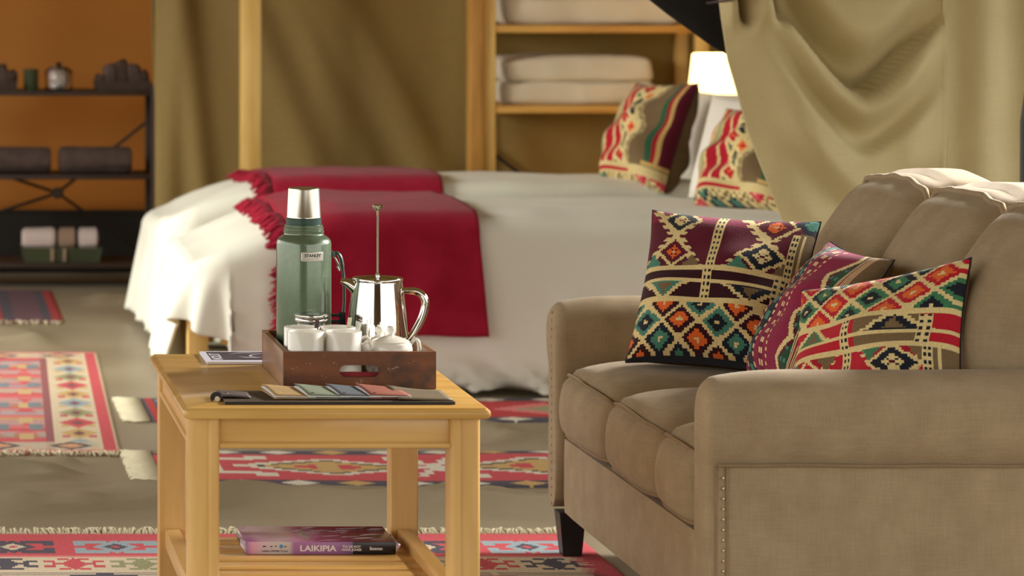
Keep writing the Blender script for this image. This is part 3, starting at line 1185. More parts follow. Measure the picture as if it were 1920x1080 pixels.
def pattern_b(n=150):
    img, u, v = canvas(n, n, 'magenta')
    img *= 0.85
    wob = u + 0.012 * np.sin(v * 9)

    def dash(c, w, period=34, col='cream', gap='navy', duty=2):
        s = np.abs(wob - c) < w
        img[s] = PAL[gap]
        on = s & ((np.floor(v * period) % duty) == 0)
        img[on] = PAL[col]
    s = (wob > 0.22) & (wob < 0.33)
    img[s] = PAL['navy']
    img[s & (np.floor(v * 17) % 2 == 0) & (np.abs(wob - 0.275) < 0.03)] = PAL['teal']
    for c in (0.07, 0.2, 0.345):
        dash(c, 0.012, 40)
    for c in (0.14, 0.44, 0.47):
        dash(c, 0.010, 30, 'cream', 'maroon')
    dash(0.53, 0.009, 50, 'cream', 'magenta')
    z = np.abs(((q(v, 60) * 3.2) % 1) - 0.5) * 2
    zc = 0.75 + 0.06 * (z - 0.5) * 2
    s = (u > 0.64) & (u < 0.84)
    img[s] = PAL['maroon'] * 0.9
    img[s & (wob < zc - 0.02)] = PAL['magenta'] * 0.8
    img[s & (wob > zc + 0.05)] = PAL['green'] * 0.35
    img[s & (np.abs(wob - zc) < 0.022)] = PAL['cream']
    dots = s & (np.floor(u * 46) % 2 == 0) & (np.floor(v * 40) % 3 == 0) & (wob > zc + 0.03)
    img[dots] = PAL['teal']
    for c in (0.845, 0.875, 0.905):
        img[np.abs(u - c) < 0.010] = PAL['cream']
        img[(np.abs(u - c) < 0.005)] = PAL['khaki'] * 0.6
    img[u > 0.92] = PAL['khaki'] * 0.8
    img[v < 0.01] = PAL['navy']
    return img


def pattern_k(n=110, flip=False):
    img, u, v = canvas(n, n, 'khaki')
    uu = u
    img[uu < 0.46] = PAL['red'] * 0.9
    s = uu < 0.46
    for c, w in ((0.03, 0.02), (0.12, 0.016), (0.20, 0.012), (0.33, 0.014), (0.45, 0.02)):
        wv = c + 0.02 * np.sin(v * 8)
        img[np.abs(uu - wv) < w] = PAL['cream']
    img[(uu > 0.13) & (uu < 0.19)] = PAL['green'] * 0.5 + PAL['cream'] * 0.5
    img[(uu > 0.05) & (uu < 0.085)] = PAL['orange2'] * 0.5 + PAL['red'] * 0.5
    # lattice of small coloured diamonds bulging into the plain field
    edge = 0.60 + 0.14 * np.abs(((q(v, 40) * 1.7 + 0.2) % 1) - 0.5) * 2
    mask = (uu > 0.46) & (uu < edge)
    lattice(img, u, v, mask, 0.19, 0.17, 'cream', [('cream', 'red', 'orange'), ('cream', 'navy', 'green'), ('cream', 'orange', 'red'), ('cream', 'green', 'navy')], 60, 0.04, 0.02, 0.34, 0.11)
    img[np.abs(uu - edge) < 0.018] = PAL['cream']
    for c in (0.03, 0.055):
        sl = np.abs(uu - edge - c) < 0.006
        img[sl] = PAL['cream'] * 0.8
    # bands at the bottom and a striped border at the right
    s = v < 0.16
    img[s] = PAL['cream'] * 0.9
    img[(v < 0.13) & (v > 0.10) & (uu < 0.62)] = PAL['red']
    lattice(img, u, v, v < 0.085, 0.2, 0.14, 'cream', [('red', 'pink', 'cream'), ('navy', 'teal', 'cream'), ('khaki', 'cream', 'khaki')], 50)
    s = (uu > 0.86) & (v > 0.2)
    img[s & (uu < 0.91)] = PAL['green'] * 0.6
    img[s & (uu >= 0.91) & (uu < 0.94)] = PAL['red'] * 0.8
    img[s & (uu >= 0.94) & (uu < 0.965)] = PAL['ruggold']
    img[s & (uu >= 0.965)] = PAL['maroon']
    img[(uu > 0.84) & (np.abs(v - 0.19) < 0.018)] = PAL['ruggold']
    return img


def cushion(label, c, R, U, size, thick, img, group, back='khaki', piping='maroon_piping', mat_='kilim_sofa', sag=0.0, pin=0.075, name='kilim_cushion', crease=0.0):
    R = Vector(R).normalized()
    U = Vector(U)
    U = (U - R * U.dot(R)).normalized()
    Fn = R.cross(U)
    R_, U_, F_ = (np.array(v) for v in (R, U, Fn))
    hw, hh = size[0] / 2, size[1] / 2
    c = np.array(c, dtype=float)

    def surf(uu, vv, side):
        a, b = 2 * uu - 1, 2 * vv - 1
        x = hw * a * (1 - pin * (1 - b ** 2))
        z = hh * b * (1 - pin * (1 - a ** 2))
        core = np.clip((1 - a ** 2), 0, 1) * np.clip((1 - b ** 2), 0, 1)
        t = thick / 2 * (core ** 0.42) * (1 - 0.18 * b)
        t = t + crease * thick * (core ** 0.5) * (np.sin(5 * a + 3 * b) * 0.10 + 0.08 * np.sin(9 * b - 4 * a))
        if sag:
            z = z - sag * hh * (1 - b) * 0.5 * (1 - a ** 2) * 0.2
            t = t + sag * thick * 0.3 * (1 - b ** 2) * (1 - a ** 2) * np.sin(2.2 * (a + 0.4))
        off = 0.0
        return c + x[..., None] * R_ + z[..., None] * U_ + (side * t)[..., None] * F_
    t = thing(name, label, 'cushion' if 'pillow' not in name else 'pillow', tuple(c), group)
    if img is not None:
        raster_mesh('front_cover', img, lambda a, b: surf(a, b, 1.0), M[mat_], t)
    else:
        raster_mesh('front_cover', np.zeros((40, 40, 3)), lambda a, b: surf(a, b, 1.0), M[back], t)
    raster_mesh('back_cover', np.zeros((40, 40, 3)), lambda a, b: surf(1 - a, b, -1.0), M[back], t)
    pts = []
    n = 26
    for k in range(n):
        pts.append((k / n, 0))
    for k in range(n):
        pts.append((1, k / n))
    for k in range(n):
        pts.append((1 - k / n, 1))
    for k in range(n + 1):
        pts.append((0, 1 - k / n))
    P = surf(np.array([p[0] for p in pts], dtype=float), np.array([p[1] for p in pts], dtype=float), 1.0)
    MB().tube([tuple(p) for p in P], 0.0022, 6).build('piping', M[piping], t, angle=180)
    return t


GRP = 'kilim cushions on the sofa'
cushion('large maroon kilim cushion with diamond lattice, propped in the sofa corner', (1.876, 6.79, 0.683), (0.86, -0.50, -0.03), (0.20, 0.42, 0.86), (0.40, 0.395), 0.20,
        pattern_a('maroon', 'dark', 'magenta', 'teal'), GRP, crease=0.3)
cushion('magenta striped kilim cushion half hidden between the two other sofa cushions', (1.985, 6.41, 0.657), (0.06, -1, -0.02), (0.50, 0.16, 0.85), (0.37, 0.37), 0.18,
        pattern_b(), GRP, crease=0.3)
ic = pattern_a('red', 'red', 'orange2', 'green', khaki_mid=True)[::-1].copy()
cushion('bright red and green kilim cushion slumped behind the near sofa arm', (1.985, 6.00, 0.635), (0.24, -0.33, 0.10), (0.36, 0.12, 0.92), (0.43, 0.36), 0.19,
        ic, GRP, crease=0.35, pin=0.09)
GRP2 = 'kilim cushions on the beds'
cushion('red kilim cushion on the far bed with green striped edge', (2.845, 11.34, 0.812), (0.38, -0.92, 0.03), (0.36, 0.10, 0.92), (0.40, 0.46), 0.27, pattern_k(), GRP2, crease=0.6)
cushion('red kilim cushion on the near bed partly hidden by the curtain', (2.965, 10.32, 0.785), (0.52, -0.85, 0.03), (0.44, 0.12, 0.90), (0.42, 0.40), 0.26, pattern_k()[:, :].copy(), GRP2, crease=0.8)
GRP3 = 'white pillows at the head of the beds'
cushion('white bed pillow leaning behind the near kilim cushion', (3.05, 10.64, 0.805), (0.45, -0.89, 0), (0.30, 0.05, 0.95), (0.56, 0.40), 0.17, None, GRP3, back='pillow_white', piping='pillow_white', name='bed_pillow')
cushion('white bed pillow leaning behind the far kilim cushion', (3.17, 11.62, 0.80), (0.30, -0.95, 0), (0.30, 0.0, 0.95), (0.58, 0.38), 0.16, None, GRP3, back='pillow_white', piping='pillow_white', name='bed_pillow')

# ------------------------------------------------------------------ bedside table and lamp
bt = thing('bedside_table', 'small wooden bedside table under the lamp, hidden by the pillows', 'table', (3.50, 11.9, 0))
MB().box(3.28, 3.72, 11.68, 12.12, 0.68, 0.71, 0.005).build('tabletop', M['pine_x'], bt)
for xa in (3.30, 3.65):
    for yy in (11.70, 12.05):
        MB().box(xa, xa + 0.05, yy, yy + 0.05, 0, 0.68, 0.003).build('leg', M['pine'], bt)
ly = 11.9
lx = X(1348, ly)
lt = thing('bedside_lamp', 'lit bedside lamp with cream shade behind the bed pillows', 'lamp', (lx, ly, 0.71))
MB().lathe([(0, 0), (0.06, 0), (0.062, 0.012), (0.03, 0.02), (0.022, 0.05), (0.03, 0.09), (0.018, 0.14), (0.012, 0.24), (0, 0.24)], (lx, ly, 0.71), 28).build('lamp_base', M['lamp_base'], lt)
zt, zb = Z(101, ly), Z(184, ly)
ra, rb = 0.108, 0.128
shade = MB()
vs = []
for (r, z) in ((rb, zb), (ra, zt), (ra - 0.004, zt), (rb - 0.004, zb)):
    vs.append((r, z))
n = 40
vv = [(lx + r * math.cos(2 * math.pi * i / n), ly + r * math.sin(2 * math.pi * i / n), z) for i in range(n) for r, z in vs]
ff = [(i * 4 + k, ((i + 1) % n) * 4 + k, ((i + 1) % n) * 4 + (k + 1) % 4, i * 4 + (k + 1) % 4) for i in range(n) for k in range(4)]
shade.add(vv, ff)
shade.build('lamp_shade', M['shade'], lt)
MB().tube([(lx - ra + 0.003, ly, zt - 0.012), (lx + ra - 0.003, ly, zt - 0.012)], 0.003, 6).tube([(lx, ly, 0.94), (lx, ly, zt - 0.012)], 0.004, 6).build('shade_spider', M['brass'], lt)
pl = bpy.data.lights.new('bulb_light', 'POINT')
pl.energy = 20
pl.color = (1.0, 0.66, 0.30)
pl.shadow_soft_size = 0.04
po = bpy.data.objects.new('bulb_light', pl)
po.location = (lx, ly, (zt + zb) / 2)
COL.objects.link(po)
MB().lathe([(0, -0.03), (0.012, -0.03), (0.014, -0.012), (0.024, 0.01), (0.024, 0.024), (0.012, 0.036), (0, 0.038)], (lx, ly, (zt + zb) / 2 - 0.06), 20).build('bulb', M['shade'], lt)

# ------------------------------------------------------------------ tied-back tent curtain
CY = 8.5
ck = CY / F


def curtain_left(py):
    pts = [(-900, 1345), (-300, 1340), (-60, 1345), (0, 1351), (110, 1366), (240, 1400), (405, 1459), (600, 1530), (870, 1600)]
    for (a, xa), (b, xb) in zip(pts, pts[1:]):
        if py <= b:
            t = (py - a) / (b - a)
            return xa + (xb - xa) * max(0, t)
    return pts[-1][1]


def smooth(a, b, x):
    t = max(0.0, min(1.0, (x - a) / (b - a)))
    return t * t * (3 - 2 * t)


def fold_profile(w):
    """depth across the nested hanging folds, from the inside of the drape outward: slow recess, sharp crest, slow decline"""
    pts = [(-900, 0.0), (-200, 0.0), (-40, 0.035), (50, 0.030), (140, -0.034), (168, -0.050), (180, 0.022), (200, 0.040), (258, 0.000), (272, 0.002), (296, 0.030), (340, 0.030),
           (420, -0.012), (480, 0.0), (540, 0.012), (640, 0.0), (2000, 0.0)]
    for (a, da), (b, db) in zip(pts, pts[1:]):
        if w <= b:
            t = (w - a) / (b - a)
            t = t * t * (3 - 2 * t)
            return da + (db - da) * t
    return 0.0


def curtain_pt(u, v):
    py = -860 + v * (868 + 860)
    xl = curtain_left(py)
    xr = 1955
    px = xl + (xr - xl) * u
    # V shaped drape hanging between the tie at the upper left and the seam at the right
    sx = px - 1612 - 0.03 * (py - 170)
    soft = math.sqrt(sx * sx + 30 * 30) - 30
    sp_ = 1.0 / (1.0 + max(0, py - 100) / 700.0)
    w = py + soft * (1.28 if sx < 0 else 0.98) * sp_ + 5 * nz(px * 0.012, py * 0.012, 2.0)
    left_fade = smooth(1405, 1500, px - 0.10 * max(0, py))
    right_fade = smooth(1800, 1690, px)
    top_fade = smooth(-420, -120, py)
    d = 2.0 * fold_profile(w) * left_fade * right_fade * top_fade
    # smooth column of cloth falling from the tie along the left edge
    c = 1352 + 62 + 0.26 * max(0, py)
    d += 0.075 * math.exp(-((px - c) / (48 + 0.12 * max(0, py))) ** 2) * smooth(-300, 0, py)
    g_ = smooth(70, 0, py) * smooth(-500, -60, py)
    d += 0.060 * math.exp(-((px - xl - 16) / 10) ** 2) * g_
    d -= 0.090 * math.exp(-((px - xl - 36 - 0.1 * py) / 9) ** 2) * smooth(54, 34, py) * smooth(-500, -60, py)
    d += 0.050 * math.exp(-((px - xl - 70) / 20) ** 2) * g_
    d -= 0.100 * math.exp(-((px - xl - 98 - 0.15 * py) / 12) ** 2) * smooth(56, 30, py) * smooth(-500, -60, py)
    # upright folds beyond the seam
    rgt = smooth(1765, 1840, px)
    d += rgt * (0.034 * math.cos((px - 1850) / 24.0) + 0.008 * nz(px * 0.02, py * 0.004, 3))
    d += 0.006 * math.exp(-((px - 1776) / 4) ** 2)
    d += 0.020 * nz(px * 0.006, py * 0.005, 5.5) + 0.004 * nz(px * 0.02, py * 0.014, 1.5)
    return (X(px, CY), CY - d + 0.03, max(0.012, Z(py, CY)))


ct = thing('tent_curtain', 'khaki canvas tent curtain tied back in deep folds behind the sofa', 'curtain', (3.0, CY, 0))
mb = MB()
mb.grid(150, 190, curtain_pt)
mb.build('curtain_cloth', M['curtain'], ct, angle=180, solid=0.008)
# stitched seam
sb = MB()
sb.tube([Vector(curtain_pt((X(1776 + 0.02 * (py + 50), CY) / ck + VX - curtain_left(py)) / (1955 - curtain_left(py)), (py + 860) / 1728)) + Vector((0, -0.005, 0)) for py in range(-300, 420, 20)], 0.0022, 5)
sb.build('seam', M['curtain_hem'], ct, angle=180)
# rail that carries it, above the picture
MB().tube([(2.2, CY + 0.03, Z(-860, CY)), (3.6, CY + 0.03, Z(-860, CY))], 0.02, 12).build('curtain_rail', M['pine_x'], ct)
MB().tube([(X(1346, CY), CY + 0.10, Z(6, CY)), (X(1352, CY), CY - 0.005, Z(2, CY)), (X(1362, CY), CY - 0.085, Z(-3, CY)), (X(1384, CY), CY - 0.10, Z(-12, CY)), (X(1440, CY), CY - 0.13, Z(-40, CY)), (X(1500, CY), CY - 0.10, Z(-70, CY))], 0.010, 8, 0.4, 5).build('tie_strap', M['leather_tab'], ct)

# dark lining flap rolled aside behind the curtain
FY = 8.72


def flap_edge(px):
    pts = [(1080, -110), (1215, 0), (1250, 28), (1290, 57), (1330, 86), (1366, 106), (1420, 128), (1500, 150)]
    for (a, ya_), (b, yb_) in zip(pts, pts[1:]):
        if px <= b:
            return ya_ + (yb_ - ya_) * (px - a) / (b - a)
    return pts[-1][1]


def flap_pt(u, v):
    px = 1080 + 420 * u
    e = flap_edge(px)
    py = e + (-860 - e) * v
    d = 0.03 * math.sin(px * 0.02 + py * 0.012) * min(1, v * 4) + 0.03 * math.exp(-(v / 0.05) ** 2)
    return (X(px, FY), FY - d, Z(py, FY))


mb = MB()
mb.grid(50, 40, flap_pt)
tag(mb.build('tent_flap_curtain', M['black_cloth'], angle=180, solid=0.012), 'black tent lining flap sweeping down beside the khaki curtain', 'flap')

# black stand at the right edge of the picture
by = 8.05
st = thing('iron_stand', 'black iron stand cut off by the right edge behind the sofa', 'stand', (X(1925, by), by, 0))
MB().tube([(X(1925, by), by, 0.02), (X(1926, by), by, 0.62), (X(1924, by), by, Z(230, by)), (X(1932, by), by, Z(150, by))], lambda t: 0.024 * (1 - 0.5 * t), 12).build('pole', M['black_metal'], st)
MB().lathe([(0, 0), (0.13, 0), (0.13, 0.012), (0.03, 0.03), (0, 0.03)], (X(1925, by), by, 0), 28).build('foot_plate', M['black_metal'], st)
hk = MB()
for (dx, zt_, zb_) in ((-19, 345, 385), (-12, 358, 385), (-6, 352, 385), (8, 350, 385)):
    hk.tube([(X(1925 + dx, by), by, Z(zb_, by)), (X(1925 + dx, by), by - 0.01, Z(zt_, by))], lambda t: 0.008 * (1 - 0.6 * t), 8)
hk.tube([(X(1903, by), by, Z(378, by)), (X(1945, by), by, Z(378, by))], 0.012, 8)
hk.build('hook_bar', M['black_metal'], st)

# ------------------------------------------------------------------ sofa
SX = 1.545
sofa = thing('sofa', 'taupe three-seat sofa with rolled arms and brass nail trim', 'sofa', (2.0, 6.4, 0))
AN0, AN1 = 5.70, 5.81        # near arm
AF0, AF1 = 7.06, 7.14        # far arm
SB = 0.112                   # underside


def arm_profile(inner, sgn, flare):
    """(y, z) outline; sgn = direction from the inner face to the outer face"""
    o = lambda d, z: (inner + sgn * d, z)
    return [o(0.0, SB), o(0.0, 0.30), o(0.0, 0.50), o(0.0, 0.575), o(0.012, 0.61), o(0.035, 0.634), o(0.065, 0.642), o(0.095, 0.634),
            o(0.115 + flare, 0.612), o(0.128 + flare, 0.575), o(0.126 + flare, 0.53), o(0.118 + flare * 0.8, 0.485), o(0.105 + flare * 0.3, 0.462), o(0.104, 0.455), o(0.108, 0.445), o(0.108, 0.30), o(0.108, SB)]


def build_arm(prof, parent, x0, x1, name='arm'):
    n = len(prof)
    nr = []
    cy = sum(p[0] for p in prof) / n
    cz = sum(p[1] for p in prof) / n
    for i in range(n):
        a, b = prof[i - 1], prof[(i + 1) % n]
        d = Vector((b[0] - a[0], b[1] - a[1]))
        m_ = Vector((d.y, -d.x)).normalized()
        if m_.dot(Vector((prof[i][0] - cy, (prof[i][1] - cz) * 0.2))) < 0:
            m_ = -m_
        nr.append(m_)
    r = 0.032
    rings = []
    for k in range(7):
        th = math.pi / 2 * k / 6
        rings.append((x0 + r * (1 - math.sin(th)), r * (1 - math.cos(math.pi / 2 - th))))
    rings = [(x0 + r * (1 - math.cos(math.pi / 2 * k / 6)), r * (1 - math.sin(math.pi / 2 * k / 6))) for k in range(7)]
    rings += [(x0 + (x1 - x0) * t, 0.0) for t in (0.12, 0.25, 0.4, 0.55, 0.7, 0.85, 1.0)]
    vs, fs = [], []
    for (x, ins) in rings:
        for i, p in enumerate(prof):
            k = 1.0
            z = p[1]
            ii = ins if z > SB + 0.001 else ins * 0
            y = p[0] - nr[i].x * ii * 0.75
            zz = z - nr[i].y * ii * 1.0
            sagz = 0.006 * nz(x * 4, z * 3, 3) if z > 0.5 else 0
            # the front of the rolled arm drops slightly
            vs.append((x, y + 0.004 * nz(x * 5, z * 5, 8), zz + sagz - (0.018 * max(0, 1 - (x - x0) / 0.12) if z > 0.55 else 0)))
    for k in range(len(rings) - 1):
        for i in range(n):
            j = (i + 1) % n
            fs.append((k * n + i, k * n + j, (k + 1) * n + j, (k + 1) * n + i))
    fs.append(tuple(range(n)))
    fs.append(tuple((len(rings) - 1) * n + i for i in reversed(range(n))))
    return MB().add(vs, fs).build(name, M['sofa'], parent, angle=50, subsurf=2)


arm_n = build_arm(arm_profile(AN1, -1, 0.012), sofa, SX - 0.004, 2.50)
arm_f = build_arm(arm_profile(AF0, 1, 0.010), sofa, SX - 0.004, 2.50)
nail = MB().lathe([(0, 0), (0.0032, 0), (0.0032, 0.0006), (0.0023, 0.0018), (0, 0.0023)], (0, 0, 0), 10)
nme = None


def nails(parent, pts, direction):
    global nme
    for p in pts:
        if nme is None:
            o = nail.build('nail_head', M['brass'], parent, local=True)
            nme = o.data
        else:
            o = bpy.data.objects.new('nail_head', nme)
            COL.objects.link(o)
        attach(o, parent, True)
        o.location = Vector(p) - world_loc(parent)
        o.rotation_euler = direction


xa_n = SX + 0.020
nails(arm_n, [(SX + 0.030, AN1 - 0.1085 - 0.0005, z) for z in np.arange(0.43, 0.118, -0.0205)], (math.pi / 2, 0, 0))
nails(arm_f, [(SX - 0.0045, AF0 + 0.052, z) for z in np.arange(0.60, 0.118, -0.0205)], (0, -math.pi / 2, 0))
# welt between roll and side panel, and up the front
MB().tube([(x, AN1 - 0.109 + 0.002 * nz(x * 6, 2), 0.455 + 0.004 * nz(x * 5, 4)) for x in np.linspace(SX + 0.02, 2.49, 24)], 0.0035, 6).build('welt', M['sofa_piping'], arm_n, angle=180)
MB().tube([(SX + 0.038, AN1 - 0.1085, z) for z in np.linspace(0.118, 0.452, 12)], 0.003, 6).build('welt', M['sofa_piping'], arm_n, angle=180)
MB().tube([(SX + 0.016, AN1 - 0.1065, z) for z in np.linspace(0.118, 0.452, 12)], 0.003, 6).build('welt', M['sofa_piping'], arm_n, angle=180)
# base, front rail and back
MB().softbox(((SX + 0.012 + 2.50) / 2, (AN1 + AF0) / 2, (SB + 0.30) / 2), (2.50 - SX - 0.012, AF0 - AN1 + 0.004, 0.30 - SB), 0.010, (12, 12, 4)).build('base', M['sofa'], sofa, angle=40)


def backfn(u, v, w, p):
    return p + Vector((0.10 * (w + 1) / 2, 0, 0.012 * nz(p.y * 4, 3) if w > 0.9 else 0))


MB().softbox((2.42, (AN0 + AF1) / 2, 0.51), (0.14, AF1 - AN0, 0.80), 0.045, (6, 14, 12), backfn).build('back_frame', M['sofa'], sofa, angle=180)
CB = [(6.585, AF0 - 0.002), (6.115, 6.581), (AN1 + 0.002, 6.111)]


def welt_loop(fnp, nme_, parent, rad=0.004):
    MB().tube(fnp, rad, 6).build(nme_, M['sofa_piping'], parent, angle=180)


for i, (a, b) in enumerate(CB):
    cy, wy = (a + b) / 2, b - a

    def sfn(u, v, w, p):
        q_ = p.copy()
        cr_ = max(0.0, 1 - v ** 4) * (1 - abs(u) ** 5)
        if w > 0:
            q_.z += 0.042 * cr_ * w
        if u < 0:
            # plump boxed front, fullest a little below the welt
            f_ = (-u) ** 3
            q_.x -= 0.026 * f_ * (1 - v ** 4) * (1 - ((w + 0.1) / 1.1) ** 2 if w < 1 else 0)
            q_.x += 0.020 * f_ * abs(v) ** 6
            q_.z -= 0.010 * f_ * abs(v) ** 6 * (1 if w > 0 else 0)
        q_.z += 0.003 * nz(p.x * 6, p.y * 6, i)
        return q_
    scx = (SX + 2.22) / 2 + 0.004
    sc = MB().softbox((scx, cy, 0.386), (2.22 - SX, wy - 0.003, 0.160), 0.034, (26, 20, 12), sfn).build('seat_cushion', M['sofa'], sofa, angle=180)
    hxs, hys, hzs = (2.22 - SX) / 2, (wy - 0.003) / 2, 0.080

    def seat_edge(t, top):
        # a point on the welted front edge of this cushion
        k = 0.034 * 0.293
        y_ = hys * t
        if abs(y_) > hys - k * 1.2:
            y_ = math.copysign(hys - k * 1.2, t)
        p = Vector((-hxs + k, y_, (hzs - k) if top else (-hzs + k)))
        q_ = sfn(-0.97, t, 0.90 if top else -0.92, p)
        return (scx + q_.x - 0.0015, cy + q_.y, 0.386 + q_.z + (0.0015 if top else -0.001))
    for top in (True, False):
        MB().tube([seat_edge(t, top) for t in np.linspace(-1, 1, 19)], 0.0042, 6).build('welt', M['sofa_piping'], sc, angle=180)

    # loose back cushion: leaning, plump front, ridge welt along the top edge
    hx_, hy_, hz_ = 0.10, wy / 2, 0.235

    def bfn(u, v, w, p, i=i):
        q_ = p.copy()
        puff = (1 - v ** 4) * (1 - w ** 2)
        if u < 0:
            q_.x -= (0.062 * puff + 0.02 * (1 - w * w)) * (-u)
        else:
            q_.x += 0.008 * puff * u
        if w > 0:
            q_.z += 0.022 * (1 - v ** 2) * w * (1 if u > -0.3 else 0.4) - 0.020 * max(0, -u) * w * abs(v) ** 3
        lean = 0.19 * (w + 1) / 2 * 1.0
        q_.x += lean
        # creases near the corners
        q_.x += 0.010 * math.sin(14 * p.z + 10 * p.y * (1 if v > 0 else -1)) * (abs(v) ** 3) * max(0, w)
        q_ += Vector((0.006, 0, 0.004)) * nz(p.y * 8 + i * 5, p.z * 8, p.x * 6)
        return q_
    bcx = 2.09 + 0.10
    bc = MB().softbox((bcx, cy, 0.48 + hz_), (2 * hx_, wy - 0.002, 2 * hz_), 0.045, (12, 18, 20), bfn).build('back_cushion', M['sofa'], sofa, angle=180)
    for ux, yo in ((-0.70, 0.0),):
        ring = []
        for t in np.linspace(-1, 1, 21):
            p = Vector((-hx_ + 0.022, hy_ * t * 0.965, hz_ - 0.004))
            p2 = bfn(-0.72, t * 0.98, 1.0, p)
            ring.append((bcx + p2.x - 0.004, cy + p2.y, 0.48 + hz_ + p2.z - 0.004 - 0.020 * max(0, abs(t) - 0.9) * 10 + 0.005 * nz(t * 4, i * 3.0)))
        MB().tube(ring, 0.0075, 8).build('welt', M['sofa'], bc, angle=180)
for (xx, yy) in ((SX + 0.004, AF0 - 0.005), (SX + 0.004, AN0 + 0.02), (2.40, AF0 - 0.005), (2.40, AN0 + 0.02)):
    b = MB()
    w0, w1 = 0.064, 0.046
    vs = [(xx + dx * w0, yy + dy * w0, SB + 0.002) for dx, dy in ((0, 0), (1, 0), (1, 1), (0, 1))]
    vs += [(xx + 0.010 + dx * w1, yy + 0.008 + dy * w1, 0.007) for dx, dy in ((0, 0), (1, 0), (1, 1), (0, 1))]
    b.add(vs, [(0, 1, 2, 3), (7, 6, 5, 4)] + [(i, i + 4, (i + 1) % 4 + 4, (i + 1) % 4) for i in range(4)])
    b.build('leg', M['black_wood'], sofa, smooth=False)

# ------------------------------------------------------------------ rugs
DUST = np.array(lin((196, 178, 158))[:3])


def faded(img, k):
    return img * (1 - k) + DUST * k


def fringe_part(parent, p0, p1, out, length, n, m, curl=0.35, seed=1, rad=0.0028, layers=1):
    R = random.Random(seed)
    b = MB()
    p0, p1, out = Vector(p0), Vector(p1), Vector(out).normalized()
    al = (p1 - p0).normalized()
    for k in range(n * layers):
        t = R.random() if layers > 1 else (k + R.random() * 0.8) / n
        p = p0.lerp(p1, t)
        L = length * (0.6 + 0.5 * R.random())
        s = R.uniform(-curl, curl) * L
        lift = (0.006 + 0.010 * R.random()) if layers == 1 else 0.003 + 0.004 * R.random()
        a = p + Vector((0, 0, 0.006))
        m1 = p + out * L * 0.5 + al * s * 0.4 + Vector((0, 0, lift))
        e_ = p + out * L + al * s + Vector((0, 0, 0.004 + 0.004 * R.random()))
        b.tube([a, m1, e_], lambda q_: rad * (1.15 - 0.3 * q_), 4)
    return tag(b.build('fringe', m, parent, angle=180), kind='stuff')


def rug(label, x0, x1, y0, y1, img, shear=0.0, fringes=(), group=None, z=0.0065, und=0.0, fade=0.12):
    t = thing('kilim_rug', label, 'rug', ((x0 + x1) / 2, (y0 + y1) / 2, 0), group)
    yc_ = (y0 + y1) / 2

    def pos(u, v):
        # one extra ring of cells folds down to the floor so the rug has an edge
        x = x0 + (x1 - x0) * u
        y = y0 + (y1 - y0) * v
        edge = np.minimum(np.minimum(u, 1 - u) * (x1 - x0), np.minimum(v, 1 - v) * (y1 - y0))
        zz = np.where(edge < 1e-6, 0.0005, z) + und * (np.sin(x * 5.1 + y * 2) + 1) * np.clip(edge * 8, 0, 1)
        x = x + shear * (y - yc_)
        return np.stack([x, y, zz], axis=-1)
    raster_mesh('rug_weave', faded(img, fade), pos, M['rug'], t)
    for i, (side, L, n, layers) in enumerate(fringes):
        sh = lambda x, y: x + shear * (y - yc_)
        if side == 'near':
            fringe_part(t, (sh(x0, y0), y0, 0), (sh(x1, y0), y0, 0), (0, -1, 0), L, n, M['fringe'], seed=i + 3, layers=layers)
        elif side == 'far':
            fringe_part(t, (sh(x0, y1), y1, 0), (sh(x1, y1), y1, 0), (0, 1, 0), L, n, M['fringe'], seed=i + 5, layers=layers)
        elif side == 'left':
            fringe_part(t, (sh(x0, y0), y0 + 0.01, 0), (sh(x0, y1), y1 - 0.01, 0), (-1, 0, 0), L, n, M['fringe'], seed=i + 7, layers=layers, rad=0.004)
    return t


def hook_motif(img, u, v, cx, cy, sx, sy, col, mid, core):
    """hooked diamond: a diamond with curled arms to left and right"""
    dia(img, u, v, cx, cy, sx * 0.55, sy, col)
    dia(img, u, v, cx, cy, sx * 0.30, sy * 0.55, mid)
    dia(img, u, v, cx, cy, sx * 0.12, sy * 0.22, core)
    for sg in (-1, 1):
        for vg in (-1, 1):
            arm = (np.abs(v - (cy + vg * sy * 0.75)) < sy * 0.22) & ((u - cx) * sg > sx * 0.15) & ((u - cx) * sg < sx * 1.0)
            img[arm] = PAL[col]
            tip = (np.abs((u - cx) * sg - sx * 0.86) < sx * 0.15) & (np.abs(v - (cy + vg * sy * 0.55)) < sy * 0.36)
            img[tip] = PAL[col]


def crab_motif(img, u, v, cx, cy, sx, sy, col):
    dia(img, u, v, cx, cy, sx * 0.45, sy * 1.1, col)
    img[(np.abs(v - cy) < sy * 0.16) & (np.abs(u - cx) < sx * 0.75)] = PAL[col]
    for sg in (-1, 1):
        for vg in (-1, 1):
            img[(np.abs(v - cy - vg * sy * 0.42) < sy * 0.16) & (np.abs((u - cx) * sg - sx * 0.82) < sx * 0.2)] = PAL[col]
            img[(np.abs(v - cy - vg * sy * 0.85) < sy * 0.16) & (np.abs((u - cx) * sg - sx * 0.34) < sx * 0.2)] = PAL[col]
        img[(np.abs((u - cx) * sg - sx * 0.68) < sx * 0.07) & (np.abs(v - cy) < sy * 0.5)] = PAL[col]


